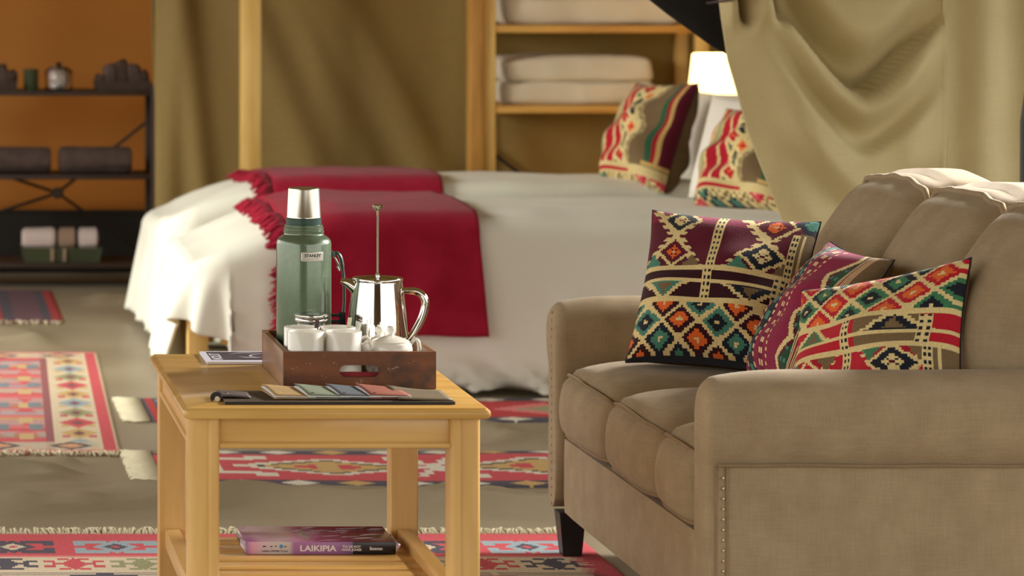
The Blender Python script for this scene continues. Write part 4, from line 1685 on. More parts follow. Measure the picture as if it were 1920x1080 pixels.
# near rug, under the table and the sofa's front
nx0, nx1, ny0, ny1 = -0.45, 1.66, 5.0, 7.36
img, u, v = canvas(300, 340, 'rugcream')
x_, y_ = nx0 + (nx1 - nx0) * u, ny0 + (ny1 - ny0) * v
sfar = ny1 - y_          # distance from the far edge
img[(sfar < 0.285)] = PAL['rugred']
img[(np.abs(sfar - 0.295) < 0.010)] = PAL['rose']
for i, c in enumerate(np.arange(-0.30, 1.7, 0.2565)):
    hook_motif(img, x_, sfar, c, 0.175, 0.105, 0.082, 'rugblue' if i % 2 == 1 else 'rugnavy', 'rugcream' if i % 2 == 0 else 'rugnavy', 'rugred')
for i, c in enumerate(np.arange(-0.308, 1.7, 0.166)):
    crab_motif(img, x_, sfar, c, 0.388, 0.074, 0.068, ('rugred', 'rugnavy', 'rugred', 'ruggreen')[(i + 2) % 4])
for i, c in enumerate(np.arange(-0.2, 1.8, 0.62)):
    dia(img, q(x_ + 1, 50) - 1, q(sfar, 50), c, 0.62, 0.30, 0.12, 'rugnavy')
    dia(img, q(x_ + 1, 50) - 1, q(sfar, 50), c, 0.62, 0.16, 0.06, 'rugblue')
    comb = (np.abs(sfar - 0.56) < 0.07) & (np.abs(x_ - c) < 0.30) & (np.floor(sfar * 90) % 2 == 0)
    img[comb] = PAL['rugnavy']
    c2 = c + 0.31
    dia(img, q(x_ + 1, 40) - 1, q(sfar, 40), c2, 0.64, 0.27, 0.13, 'rugred')
    dia(img, q(x_ + 1, 40) - 1, q(sfar, 40), c2, 0.64, 0.12, 0.06, 'rugnavy')
    comb = (np.abs(sfar - 0.64) < 0.13) & (np.abs(x_ - c2) < 0.26) & (np.floor(sfar * 28) % 3 == 0)
    img[comb] = PAL['rugred']
band = (sfar > 0.86) & (sfar < 1.1)
img[band] = PAL['rugred']
for i, c in enumerate(np.arange(-0.3, 1.7, 0.4)):
    hook_motif(img, x_, sfar, c, 0.98, 0.16, 0.09, 'rugnavy', 'rugcream', 'rugred')
for i, c in enumerate(np.arange(-0.36, 1.7, 0.31)):
    crab_motif(img, x_, sfar, c, 1.28, 0.125, 0.085, ('rugred', 'ruggreen', 'rugnavy')[i % 3])
serr = (x_ > nx1 - 0.10 + 0.05 * ((sfar * 40) % 1)) & (sfar > 0.26)
img[serr] = PAL['rugred']
rug('large red and cream kilim rug under the side table and sofa', nx0, nx1, ny0, ny1, img, fringes=(('far', 0.075, 330, 1),), group='kilim rugs on the tent floor')

# middle runner
img, u, v = canvas(330, 90, 'rugred')
mx0, mx1, my0, my1 = X(293, 8.4), 2.45, 8.07, 8.68
x_, y_ = mx0 + (mx1 - mx0) * u, my0 + (my1 - my0) * v
for edge in (v < 0.12, v > 0.87):
    img[edge] = PAL['rugnavy']
    vv_ = np.where(v < 0.5, v, 1 - v)
    blob = (np.abs(((x_ * 6.2) % 1) - 0.5) / 0.34 + np.abs(vv_ - 0.06) / 0.06) < 1
    k = np.floor(x_ * 6.2).astype(int) % 3
    for i, cc in enumerate(('white', 'ruggold', 'white')):
        img[edge & blob & (k == i)] = PAL[cc]
for c in (0.04, 0.075, 0.115):
    s = np.abs(x_ - mx0 - c) < 0.008
    img[s] = PAL['rugnavy' if c != 0.075 else 'white']
for i, c in enumerate(np.arange(mx0 + 0.50, 2.5, 0.62)):
    xq, vq = q(x_ + 2, 46) - 2, q(v, 30)
    dia(img, xq, vq, c, 0.5, 0.30, 0.25, 'white')
    dia(img, xq, vq, c, 0.5, 0.235, 0.20, 'black')
    dia(img, xq, vq, c, 0.5, 0.20, 0.17, 'ruggold')
    dia(img, xq, vq, c, 0.5, 0.12, 0.11, 'rugred')
    img[(np.abs(xq - c) < 0.03) & (np.abs(v - 0.5) < 0.16)] = PAL['ruggold']
    for dx in (-0.2, 0.2):
        img[(np.abs(xq - c - dx) < 0.03) & (np.abs(np.abs(v - 0.5) - 0.25) < 0.05)] = PAL['white']
    cc = c + 0.31
    for k in (-1, 1):
        img[(np.abs((xq - cc) * k - (v - 0.5) * 0.25) < 0.016) & (np.abs(v - 0.5) < 0.26)] = PAL['white']
c = mx0 + 0.22
for vv_ in (0.30, 0.70):
    img[(np.abs(x_ - c) < 0.07) & (np.abs(v - vv_) < 0.03)] = PAL['white']
img[(np.abs(x_ - c + 0.05) < 0.014) & (np.abs(v - 0.5) < 0.22)] = PAL['white']
rug('red runner with gold diamonds crossing behind the side table', mx0, mx1, my0, my1, img, fringes=(('left', 0.085, 150, 3),), group='kilim rugs on the tent floor', und=0.004)

# bedside runner
img, u, v = canvas(260, 70, 'red')
ex0, ex1, ey0, ey1 = X(262, 9.75), 2.9, 9.28, 9.80
x_ = ex0 + (ex1 - ex0) * u
img *= 1.1
img[(v < 0.16) | (v > 0.84)] = PAL['rugnavy']
blob = (np.abs(((x_ * 5) % 1) - 0.5) / 0.3 + np.abs(np.where(v < 0.5, v, 1 - v) - 0.08) / 0.08) < 1
img[blob] = PAL['white']
for c in np.arange(ex0 + 0.35, 3.0, 0.5):
    dia(img, q(x_ + 2, 40) - 2, q(v, 28), c, 0.5, 0.22, 0.28, 'rose')
    dia(img, q(x_ + 2, 40) - 2, q(v, 28), c, 0.5, 0.12, 0.16, 'ruggreen')
s = x_ < ex0 + 0.10
img[s] = PAL['rugnavy']
img[s & (x_ > ex0 + 0.02) & (x_ < ex0 + 0.045)] = PAL['red']
img[s & (np.floor(v * 12) % 2 == 0) & (x_ > ex0 + 0.05)] = PAL['rugblue']
rug('narrow dark red runner lying along the front of the near bed', ex0, ex1, ey0, ey1, img, fringes=(('left', 0.085, 130, 3),), group='kilim rugs on the tent floor')

# large pale kilim at the left
lx0, lx1, ly0, ly1 = -0.85, 0.617, 8.66, 11.04
img, u, v = canvas(230, 300, 'rose')
x_, y_ = lx0 + (lx1 - lx0) * u, ly0 + (ly1 - ly0) * v
row = np.floor(y_ * 17).astype(int)
colr = ['rugred', 'rose', 'pink', 'rugred', 'ruggold', 'rose', 'rugblue', 'rugred', 'pink', 'ruggreen', 'rose']
for i in range(11):
    img[(row % 11) == i] = PAL[colr[i]] * 0.75 + PAL['rugred'] * 0.25
xq = q(x_ + 2, 90) - 2
mot = (np.abs(((xq * 9) % 1) - 0.5) * 2 < 0.25 + 0.55 * np.abs(np.sin(y_ * 7))) & (np.sin(y_ * 26) > 0.1)
img[mot] = img[mot] * 0.45 + PAL['rugcream'] * 0.2 + PAL['rugblue'] * 0.35
mot = (np.abs(((xq * 9 + 0.5) % 1) - 0.5) * 2 < 0.35) & (np.sin(y_ * 19 + 1) > 0.45)
img[mot] = PAL['ruggold'] * 0.8 + PAL['rugcream'] * 0.2
mot = (np.abs(((xq * 9 + 0.2) % 1) - 0.5) * 2 < 0.3) & (np.sin(y_ * 13 + 2) > 0.72)
img[mot] = PAL['rugnavy'] * 0.5 + PAL['rugblue'] * 0.5
rgt = lx1 - x_
dy = np.minimum(y_ - ly0, ly1 - y_)
img[(rgt < 0.225)] = PAL['purple'] * 0.8 + PAL['rose'] * 0.2
b = (rgt < 0.198)
img[b] = PAL['rugcream']
yy = (y_ * 4.6) % 1
k = np.floor(y_ * 4.6).astype(int) % 4
for i, cc in enumerate(('rugblue', 'ruggold', 'rugred', 'ruggreen')):
    img[b & (k == i) & ((np.abs(rgt - 0.118) / 0.060 + np.abs(yy - 0.5) / 0.5) < 1)] = PAL[cc]
    img[b & (k == i) & ((np.abs(rgt - 0.118) / 0.022 + np.abs(yy - 0.5) / 0.22) < 1)] = PAL['purple']
    img[b & (k == i) & (np.abs(np.abs(rgt - 0.118) - 0.042) < 0.015) & (np.abs(yy - 0.2) < 0.10)] = PAL['rugred' if i % 2 else 'ruggold']
img[rgt < 0.050] = PAL['rugred']
img[rgt < 0.012] = PAL['rugcream']
e_ = (dy < 0.19) & (rgt > 0.05)
img[e_] = img[e_] * 0.35 + PAL['rugcream'] * 0.65
mo = e_ & ((np.abs(((x_ * 4.6 + 0.35) % 1) - 0.5) / 0.32 + np.abs(dy - 0.115) / 0.075) < 1)
img[mo] = PAL['rugnavy']
mo = e_ & ((np.abs(((x_ * 4.6 + 0.35) % 1) - 0.5) / 0.2 + np.abs(dy - 0.115) / 0.045) < 1)
img[mo] = PAL['orange2'] * 0.6 + PAL['rugcream'] * 0.4
img[(dy < 0.04)] = PAL['rose']
rug('large faded pink kilim rug with cream border left of the beds', lx0, lx1, ly0, ly1, img, shear=0.028, fringes=(('near', 0.06, 240, 1),), group='kilim rugs on the tent floor', fade=0.14)

# far small rug before the rack
fx0, fx1, fy0, fy1 = -0.9, 0.575, 12.05, 13.32
img, u, v = canvas(120, 110, 'red')
img *= 0.9
r_ = (1 - u) * (fx1 - fx0)
img[r_ < 0.26] = PAL['rugnavy']
img[(r_ < 0.26) & (np.floor(v * 26) % 2 == 0) & (np.abs(r_ - 0.15) < 0.06)] = PAL['purple']
img[r_ < 0.05] = PAL['red'] * 0.8
img[(v < 0.05) | (v > 0.95)] = PAL['purple']
rug('small dark red kilim rug at the far left before the rack', fx0, fx1, fy0, fy1, img, fringes=(('near', 0.08, 120, 1),), group='kilim rugs on the tent floor')

# ------------------------------------------------------------------ side table
TY0, TY1 = 5.75, 6.614
TX0, TX1 = X(343, TY0), X(923, TY0)
TZ = 0.561
table = thing('side_table', 'maple side table with slatted lower shelf in front of the beds', 'table', ((TX0 + TX1) / 2, (TY0 + TY1) / 2, 0))


def moulded_top():
    # stepped ogee edge swept round a rectangle with small rounded corners
    prof = [(0.010, -0.023), (0.004, -0.021), (0.0005, -0.0155), (0.000, -0.010), (0.002, -0.0055), (0.006, -0.0035), (0.0075, -0.0015), (0.011, 0.0)]
    r = 0.014
    base = []
    for (cx, cy, a0) in ((TX1 - r, TY0 + r, -90), (TX1 - r, TY1 - r, 0), (TX0 + r, TY1 - r, 90), (TX0 + r, TY0 + r, 180)):
        for k in range(7):
            a = math.radians(a0 + 90 * k / 6)
            base.append((cx, cy, math.cos(a), math.sin(a)))
    n = len(base)
    vs, fs = [], []
    for (ins, dz) in prof:
        for (cx, cy, ca, sa) in base:
            vs.append((cx + (r - ins) * ca, cy + (r - ins) * sa, TZ + dz))
    for k in range(len(prof) - 1):
        for i in range(n):
            j = (i + 1) % n
            fs.append((k * n + i, k * n + j, (k + 1) * n + j, (k + 1) * n + i))
    fs.append(tuple(reversed(range(n))))
    fs.append(tuple((len(prof) - 1) * n + i for i in range(n)))
    return MB().add(vs, fs)


moulded_top().build('tabletop', M['table_top'], table, angle=35)
LW = 0.062
LX0, LX1 = TX0 + 0.014, TX1 - 0.016
LY0, LY1 = TY0 + 0.030, TY1 - 0.030
ZU = TZ - 0.023


def table_leg(xa, ya, fx, fy):
    """square leg, outer corner rounded; a bead runs down beside the apron side"""
    b = MB()
    cx, cy = xa + LW / 2, ya + LW / 2
    r = 0.016
    pts = []
    for (sx, sy) in ((-1, -1), (1, -1), (1, 1), (-1, 1)):
        rr = r if (sx == fx and sy == fy) else 0.004
        for k in range(6):
            a0 = {(-1, -1): 180, (1, -1): 270, (1, 1): 0, (-1, 1): 90}[(sx, sy)]
            a = math.radians(a0 + 90 * k / 5)
            pts.append((cx + sx * (LW / 2 - rr) + rr * math.cos(a), cy + sy * (LW / 2 - rr) + rr * math.sin(a)))
    n = len(pts)
    vs = [(x, y, z) for z in (0.007, ZU) for x, y in pts]
    fs = [(i, (i + 1) % n, n + (i + 1) % n, n + i) for i in range(n)] + [tuple(reversed(range(n))), tuple(n + i for i in range(n))]
    b.add(vs, fs)
    o = b.build('leg', M['table_z'], table, angle=35)
    # bead strip on the camera-side face
    bx = xa + LW - 0.012 if fx < 0 else xa + 0.012
    yy = ya if fy < 0 else ya + LW
    MB().tube([(bx, yy + 0.001 * -fy, 0.010), (bx, yy + 0.001 * -fy, ZU - 0.002)], 0.011, 12, 0.62, up=(0, 1, 0)).build('leg_bead', M['table_z'], o)


for fx, xa in ((-1, LX0), (1, LX1 - LW)):
    for fy, ya in ((-1, LY0), (1, LY1 - LW)):
        table_leg(xa, ya, fx, fy)
AH = 0.062
for ya in (LY0 + 0.008, LY1 - 0.030):
    o = MB().box(LX0 + LW - 0.002, LX1 - LW + 0.002, ya, ya + 0.020, ZU - AH, ZU, 0.002).build('apron', M['table_x'], table)
    yb = ya if ya < 6 else ya + 0.020
    MB().tube([(LX0 + LW, yb, ZU - AH + 0.006), (LX1 - LW, yb, ZU - AH + 0.006)], 0.0075, 10, 0.9).build('apron_bead', M['table_x'], o)
for xa in (LX0 + 0.008, LX1 - 0.030):
    o = MB().box(xa, xa + 0.020, LY0 + LW - 0.002, LY1 - LW + 0.002, ZU - AH, ZU, 0.002).build('apron', M['table_y'], table)
    xb = xa if xa < 0.8 else xa + 0.02
    MB().tube([(xb, LY0 + LW, ZU - AH + 0.006), (xb, LY1 - LW, ZU - AH + 0.006)], 0.0075, 10, 0.9).build('apron_bead', M['table_y'], o)
RZ = 0.176
for xa in (LX0 + 0.014, LX1 - 0.014 - 0.034):
    MB().box(xa, xa + 0.034, LY0 + LW - 0.002, LY1 - LW + 0.002, RZ - 0.045, RZ, 0.004).build('shelf_rail', M['table_y'], table)
SLZ = 0.153
for k in range(8):
    ya = LY0 + 0.025 + k * 0.0945
    MB().box(LX0 + 0.046, LX1 - 0.046, ya, ya + 0.080, SLZ - 0.016, SLZ, 0.003).build('slat', M['slat'], table)

# ------------------------------------------------------------------ book on the lower shelf
BY0 = 6.345
bx0, bx1 = X(461, BY0), X(742, BY0)
bk = thing('photo_book', 'shrink-wrapped purple hardback photo book lying on the slatted shelf', 'book', ((bx0 + bx1) / 2, BY0 + 0.1, SLZ))
BH = 0.0265
bd = 0.185
bz = SLZ + 0.0005


def book_cover_mat():
    m = bpy.data.materials.new('book_jacket')
    m.use_nodes = True
    t = m.node_tree
    b_ = t.nodes['Principled BSDF']
    b_.inputs['Roughness'].default_value = 0.22
    co = t.nodes.new('ShaderNodeTexCoord')
    s = t.nodes.new('ShaderNodeSeparateXYZ')
    t.links.new(co.outputs['Object'], s.inputs[0])
    n = t.nodes.new('ShaderNodeTexNoise')
    n.inputs['Scale'].default_value = 14
    n.inputs['Detail'].default_value = 5
    t.links.new(co.outputs['Object'], n.inputs['Vector'])
    mr_ = t.nodes.new('ShaderNodeMapRange')
    mr_.inputs[1].default_value = bx0
    mr_.inputs[2].default_value = bx1
    t.links.new(s.outputs['X'], mr_.inputs[0])
    ad = t.nodes.new('ShaderNodeMath')
    ad.operation = 'MULTIPLY_ADD'
    ad.inputs[1].default_value = 0.30
    t.links.new(n.outputs[0], ad.inputs[0])
    sb_ = t.nodes.new('ShaderNodeMath')
    sb_.operation = 'SUBTRACT'
    sb_.inputs[1].default_value = 0.15
    t.links.new(mr_.outputs[0], sb_.inputs[0])
    t.links.new(sb_.outputs[0], ad.inputs[2])
    r = t.nodes.new('ShaderNodeValToRGB')
    el = r.color_ramp.elements
    el[0].position = 0.0
    el[0].color = lin((150, 92, 128))
    el[1].position = 1.0
    el[1].color = lin((52, 22, 30))
    for p_, c_ in ((0.08, (176, 132, 150)), (0.24, (176, 150, 152)), (0.36, (172, 120, 146)), (0.55, (128, 56, 88)), (0.75, (92, 28, 50))):
        q_ = el.new(p_)
        q_.color = lin(c_)
    t.links.new(ad.outputs[0], r.inputs[0])
    t.links.new(r.outputs[0], b_.inputs['Base Color'])
    return m


def spine_mat():
    m = bpy.data.materials.new('book_spine')
    m.use_nodes = True
    t = m.node_tree
    b_ = t.nodes['Principled BSDF']
    b_.inputs['Roughness'].default_value = 0.3
    co = t.nodes.new('ShaderNodeTexCoord')
    s = t.nodes.new('ShaderNodeSeparateXYZ')
    t.links.new(co.outputs['Object'], s.inputs[0])
    mr_ = t.nodes.new('ShaderNodeMapRange')
    mr_.inputs[1].default_value = bx0
    mr_.inputs[2].default_value = bx1
    t.links.new(s.outputs['X'], mr_.inputs[0])
    r = t.nodes.new('ShaderNodeValToRGB')
    el = r.color_ramp.elements
    el[0].position = 0.0
    el[0].color = lin((140, 110, 160))
    el[1].position = 1.0
    el[1].color = lin((20, 18, 22))
    for p_, c_ in ((0.04, (214, 150, 176)), (0.10, (206, 176, 186)), (0.20, (200, 190, 186)), (0.29, (196, 186, 184)), (0.32, (164, 110, 160)), (0.60, (158, 110, 164)),
                   (0.705, (128, 96, 150)), (0.72, (26, 22, 28))):
        q_ = el.new(p_)
        q_.color = lin(c_)
    t.links.new(mr_.outputs[0], r.inputs[0])
    t.links.new(r.outputs[0], b_.inputs['Base Color'])
    return m


MB().box(bx0 + 0.002, bx1 - 0.002, BY0 + 0.004, BY0 + bd - 0.004, bz + 0.003, bz + BH - 0.003).build('page_block', M['paper'], bk, smooth=False)
jm = book_cover_mat()
MB().box(bx0, bx1, BY0 + 0.001, BY0 + bd, bz + BH - 0.003, bz + BH, 0.0006).build('cover', jm, bk)
MB().box(bx0, bx1, BY0 + 0.001, BY0 + bd, bz, bz + 0.003, 0.0006).build('cover', jm, bk)
MB().box(bx0, bx1, BY0 - 0.002, BY0 + 0.001, bz, bz + BH, 0.0006).build('spine', spine_mat(), bk)


def front_mtx(px, y, z):
    """text plane facing the camera (-Y)"""
    return Matrix.Translation((px, y, z)) @ Matrix.Rotation(math.pi / 2, 4, 'X')


kx = lambda p: X(p, BY0)
zc = bz + BH / 2
text_part('spine_title', 'LAIKIPIA', 0.0175, M['white_ink'], bk, front_mtx(kx(596), BY0 - 0.0022, zc - 0.001), offset=0.0005, width=0.080)
text_part('spine_authors', 'TUI DE ROY\nMARK JONES', 0.0068, M['white_ink'], bk, front_mtx(kx(659), BY0 - 0.0022, zc - 0.0002), offset=0.0002, width=0.043)
text_part('spine_publisher', 'Bateman', 0.0100, M['white_ink'], bk, front_mtx(kx(705), BY0 - 0.0022, zc - 0.001), offset=0.0002, width=0.028)
text_part('spine_society', 'Laikipia Wildlife Forum', 0.0056, M['ink'], bk, front_mtx(kx(515), BY0 - 0.0022, zc - 0.0062), width=0.058)
em = MB()
for k, (px_, w_, h_) in enumerate(((496, 0.010, 0.0026), (509, 0.007, 0.0022), (517, 0.003, 0.0034), (535, 0.006, 0.0024))):
    cx = kx(px_)
    em.add([(cx - w_ / 2, BY0 - 0.0023, zc + 0.0022), (cx - w_ * 0.3, BY0 - 0.0023, zc + 0.0028 + h_), (cx + w_ * 0.2, BY0 - 0.0023, zc + 0.003 + h_ * 0.8), (cx + w_ / 2, BY0 - 0.0023, zc + 0.0034), (cx + w_ * 0.1, BY0 - 0.0023, zc + 0.0030)],
           [(0, 4, 3, 2, 1)])
em.build('emblem_animals', M['ink'], bk, smooth=False)
MB().lathe([(0, -0.0003), (0.0042, -0.0003), (0.0042, 0), (0, 0)], (kx(527), BY0 - 0.0021, zc + 0.004), 20, 'y').build('emblem_globe', M['blue_ink'], bk)
text_part('cover_title', 'LAIKIPIA', 0.026, M['ink_grey'], bk, Matrix.Translation((kx(578), BY0 + 0.09, bz + BH + 0.0004)) @ Matrix.Rotation(math.pi / 2, 4, 'Z'), width=0.11)
# clear wrap: welded ends and a few raised glossy creases
R = random.Random(3)
wr = MB()
for k in range(26):
    a = bx0 + (bx1 - bx0) * (0.30 + 0.62 * R.random())
    y_ = BY0 + 0.01 + bd * 0.85 * R.random()
    L = 0.015 + 0.04 * R.random()
    wr.tube([(a, y_, bz + BH + 0.0002), (a + L * 0.5, y_ + 0.003, bz + BH + 0.0006), (min(bx1, a + L), y_ + 0.008, bz + BH + 0.0002)], lambda t: 0.0007 * math.sin(math.pi * (0.1 + 0.8 * t)), 4)
tag(wr.build('wrap_creases', M['wrap'], bk, angle=180), kind='stuff')
for xx, s_ in ((bx0, -1), (bx1, 1)):
    wr = MB()
    wr.add([(xx, BY0 - 0.002, bz + 0.002), (xx + s_ * 0.012, BY0 + 0.004, bz + BH * 0.75), (xx + s_ * 0.010, BY0 + bd * 0.6, bz + BH * 0.8), (xx, BY0 + bd, bz + BH * 0.5), (xx, BY0, bz + BH)], [(0, 1, 4), (1, 2, 3, 4)])
    wr.build('wrap_end', M['wrap'], bk, angle=180, solid=0.0004)

# ------------------------------------------------------------------ wooden tray
RY0, RY1 = 6.025, 6.410
RX0, RX1 = X(531, 6.03), X(817, 6.03)
RZ0 = TZ + 0.0006
RZ1 = RZ0 + 0.078
TH = 0.012
tray = thing('wooden_tray', 'old dark wooden tray with cut-out handle on the side table', 'tray', ((RX0 + RX1) / 2, (RY0 + RY1) / 2, RZ0))
MB().box(RX0 + TH, RX1 - TH, RY0 + TH, RY1 - TH, RZ0 + 0.001, RZ0 + 0.008).build('tray_floor', M['tray_side'], tray, smooth=False)


def slotted_board(y0, y1, m, nme_):
    """end board with an oval hand hole"""
    cx, cz = X(674, RY0), RZ0 + 0.0375
    hw, hh = 0.0415, 0.0125
    n = 40
    inner, outer = [], []
    for k in range(n):
        a = 2 * math.pi * k / n
        ca, sa = math.cos(a), math.sin(a)
        ix = cx + (hw - hh) * (1 if ca > 0 else -1) * (1 if abs(ca) > 1e-6 else 0) + hh * ca
        inner.append((ix, cz + hh * sa))
        # outer rectangle point in the same direction
        X0, X1, Z0_, Z1_ = RX0, RX1, RZ0, RZ1
        t = 1e9
        dx, dz = ca * 3.0, sa
        if dx > 1e-9: t = min(t, (X1 - cx) / dx)
        if dx < -1e-9: t = min(t, (X0 - cx) / dx)
        if dz > 1e-9: t = min(t, (Z1_ - cz) / dz)
        if dz < -1e-9: t = min(t, (Z0_ - cz) / dz)
        outer.append((cx + dx * t, cz + dz * t))
    # snap nearest points to the corners
    for c in ((RX0, RZ0), (RX1, RZ0), (RX1, RZ1), (RX0, RZ1)):
        i = min(range(n), key=lambda i_: (outer[i_][0] - c[0]) ** 2 + (outer[i_][1] - c[1]) ** 2)
        outer[i] = c
    vs = [(x, y0, z) for x, z in inner] + [(x, y0, z) for x, z in outer] + [(x, y1, z) for x, z in inner] + [(x, y1, z) for x, z in outer]
    fs = []
    for i in range(n):
        j = (i + 1) % n
        fs += [(i, j, n + j, n + i), (2 * n + j, 2 * n + i, 3 * n + i, 3 * n + j), (i, 2 * n + i, 2 * n + j, j), (n + i, n + j, 3 * n + j, 3 * n + i)]
    return MB().add(vs, fs).build(nme_, m, tray, smooth=False)


slotted_board(RY0, RY0 + TH, M['tray'], 'end_board')
slotted_board(RY1 - TH, RY1, M['tray'], 'end_board')
for xa in (RX0, RX1 - TH):
    MB().box(xa, xa + TH, RY0 + TH, RY1 - TH, RZ0, RZ1 - 0.0005, 0.0008).build('side_board', M['tray_side'], tray)
scar = MB()
R = random.Random(9)
for (px_, py_, n_) in ((580, 682, 4), (631, 682, 3), (610, 668, 2), (735, 693, 12), (742, 690, 8), (674, 714, 8), (676, 720, 3), (606, 707, 3), (770, 680, 2), (553, 690, 3)):
    for k in range(n_):
        cx, cz = X(px_ + R.uniform(-7, 7), RY0), Z(py_ + R.uniform(-3, 3), RY0)
        a, b_ = 0.0012 * R.uniform(0.5, 1.8), 0.0007 * R.uniform(0.5, 1.4)
        scar.add([(cx - a, RY0 - 0.0003, cz), (cx, RY0 - 0.0003, cz - b_), (cx + a, RY0 - 0.0003, cz + b_ * 0.3), (cx + a * 0.2, RY0 - 0.0003, cz + b_)], [(0, 1, 2, 3)])
tag(scar.build('paint_chips', M['scar'], tray, smooth=False, recalc=False), kind='stuff')
MF = RZ0 + 0.0085


def nap(u, v, w, p):
    return p + Vector((0, 0, (0.0012 * nz(p.x * 30, p.y * 30, 2)) if w > 0 else 0))


tag(MB().softbox(((0.845 + 0.965) / 2, RY0 + TH + 0.0016, MF + 0.0125), (0.120, 0.0022, 0.025), 0.0009, (20, 4, 6), nap).build('red_napkin', M['tray_floor'], None, angle=180),
    'folded red napkin inside the tray, glimpsed through its handle slot', 'napkin')
bpy.data.objects['red_napkin'].location.z = 0.0006

# ------------------------------------------------------------------ thermos flask
FYc = 6.334
fk = FYc / F
fx = X(569.5, FYc)
FR = 51.3 * fk
fl = thing('thermos_flask', 'tall hammered green vacuum flask with steel cup lid in the tray', 'flask', (fx, FYc, MF))
zz = lambda py: Z(py, FYc)
zb0 = MF + 0.0006
prof = [(0, 0), (FR - 0.006, 0), (FR - 0.001, 0.004), (FR, 0.012), (FR, zz(456) - zb0), (FR - 0.0015, zz(450) - zb0), (FR - 0.006, zz(445) - zb0), (0.047, zz(441) - zb0), (0.0445, zz(439.5) - zb0),
        (0.0437, zz(438) - zb0), (0.0437, zz(435) - zb0), (0.0445, zz(433.5) - zb0), (0.0445, zz(432) - zb0), (0.0425, zz(431) - zb0), (0.0425, zz(428.5) - zb0), (0.0435, zz(427.5) - zb0), (0.0435, zz(426) - zb0),
        (0.0415, zz(425) - zb0), (0.0415, zz(421) - zb0), (0.038, zz(420.5) - zb0), (0, zz(420.5) - zb0)]
MB().lathe(prof, (fx, FYc, zb0), 72).build('flask_body', M['green'], fl, angle=35)
MB().lathe([(0, zz(420.4) - zb0), (0.0385, zz(420.4) - zb0), (0.0385, zz(409) - zb0), (0.0370, zz(408) - zb0), (0, zz(408) - zb0)], (fx, FYc, zb0), 64).build('collar', M['green_dark'], fl)
MB().lathe([(0, zz(407.8) - zb0), (0.0378, zz(407.8) - zb0), (0.0378, zz(406) - zb0), (0.0372, zz(405) - zb0), (0.0348, zz(356) - zb0), (0.0338, zz(353) - zb0), (0.0315, zz(351.5) - zb0), (0.026, zz(352) - zb0), (0, zz(352) - zb0)],
           (fx, FYc, zb0), 64).build('cup_lid', M['steel_brushed'], fl, angle=35)


def on_flask(lx, lz, out):
    """wrap label coordinates (arc length, height) onto the flask's front"""
    a = math.asin(10.5 / 51.3) + lx / FR
    r = FR + out
    return (fx + r * math.sin(a), FYc - r * math.cos(a), zz(477) + lz)


pb = MB()
LWd, LHt = 0.0525, 0.0205
nx_ = 16


def plate(u, v):
    x = (u - 0.5) * LWd
    z = (v - 0.5) * LHt
    e_ = max(0.0, max(abs(2 * u - 1), abs(2 * v - 1)) - 0.86) / 0.14
    # rounded corners
    cxx = max(0, abs(x) - (LWd / 2 - 0.004))
    czz = max(0, abs(z) - (LHt / 2 - 0.004))
    rr = math.hypot(cxx, czz)
    if rr > 0.004:
        s_ = 0.004 / rr
        x = math.copysign(LWd / 2 - 0.004 + cxx * s_, x)
        z = math.copysign(LHt / 2 - 0.004 + czz * s_, z)
    rim = 0.0006 if 0.25 < e_ < 0.95 else 0.0
    return on_flask(x, z, 0.0010 + rim - (0.0009 if e_ >= 0.99 else 0))


pb.grid(28, 16, plate)
pl_ = pb.build('name_plate', M['plate'], fl, angle=60)
text_part('plate_lettering', 'STANLEY', 0.0095, M['ink'], pl_, lambda x, y, z: on_flask(x, y + 0.0022, 0.0013 + z), offset=0.00022, width=0.0375, extrude=0.0002)
text_part('plate_small_lettering', 'SINCE 1913', 0.0038, M['ink_grey'], pl_, lambda x, y, z: on_flask(x, y - 0.0050, 0.0013 + z), width=0.026, extrude=0.0001)
# folding handle at the right
hxp = lambda p: X(p, FYc + 0.012)
hy = FYc + 0.012
hb = MB()
hb.tube([(hxp(626), hy, zz(477)), (hxp(633), hy, zz(476)), (hxp(639), hy, zz(485)), (hxp(642.5), hy, zz(505)), (hxp(645), hy, zz(530)), (hxp(645.5), hy, zz(565)), (hxp(643), hy, zz(592)), (hxp(639.5), hy, zz(610))],
        lambda t: 0.0044 if t < 0.42 else 0.0034, 12, 2.6, 5, up=(0, 1, 0))
hh_ = hb.build('carry_handle', M['handle_green'], fl, angle=60)
wb_ = MB()
for dy in (-0.010, 0.010):
    wb_.tube([(hxp(619), hy + dy, zz(477)), (hxp(628), hy + dy, zz(484)), (hxp(637), hy + dy, zz(502)), (hxp(636), hy + dy, zz(508)), (hxp(632), hy + dy, zz(500))], 0.0016, 8)
wb_.build('handle_wire', M['silver'], hh_)
bb = MB()
for pxa, pxb, ya_, yb_ in ((618, 642, 590, 594), (618, 640, 602, 607)):
    bb.box(hxp(pxa), hxp(pxb), hy - 0.012, hy + 0.012, zz(yb_), zz(ya_), 0.001)
bb.box(hxp(636), hxp(647), hy - 0.009, hy - 0.006, zz(612), zz(586), 0.0006)
bb.box(hxp(636), hxp(647), hy + 0.006, hy + 0.009, zz(612), zz(586), 0.0006)
bb.build('handle_bracket', M['black_metal'], fl)
bb2 = MB().box(hxp(618), hxp(627), hy - 0.012, hy + 0.012, zz(482), zz(472), 0.001)
bb2.build('handle_bracket', M['handle_green'], fl)

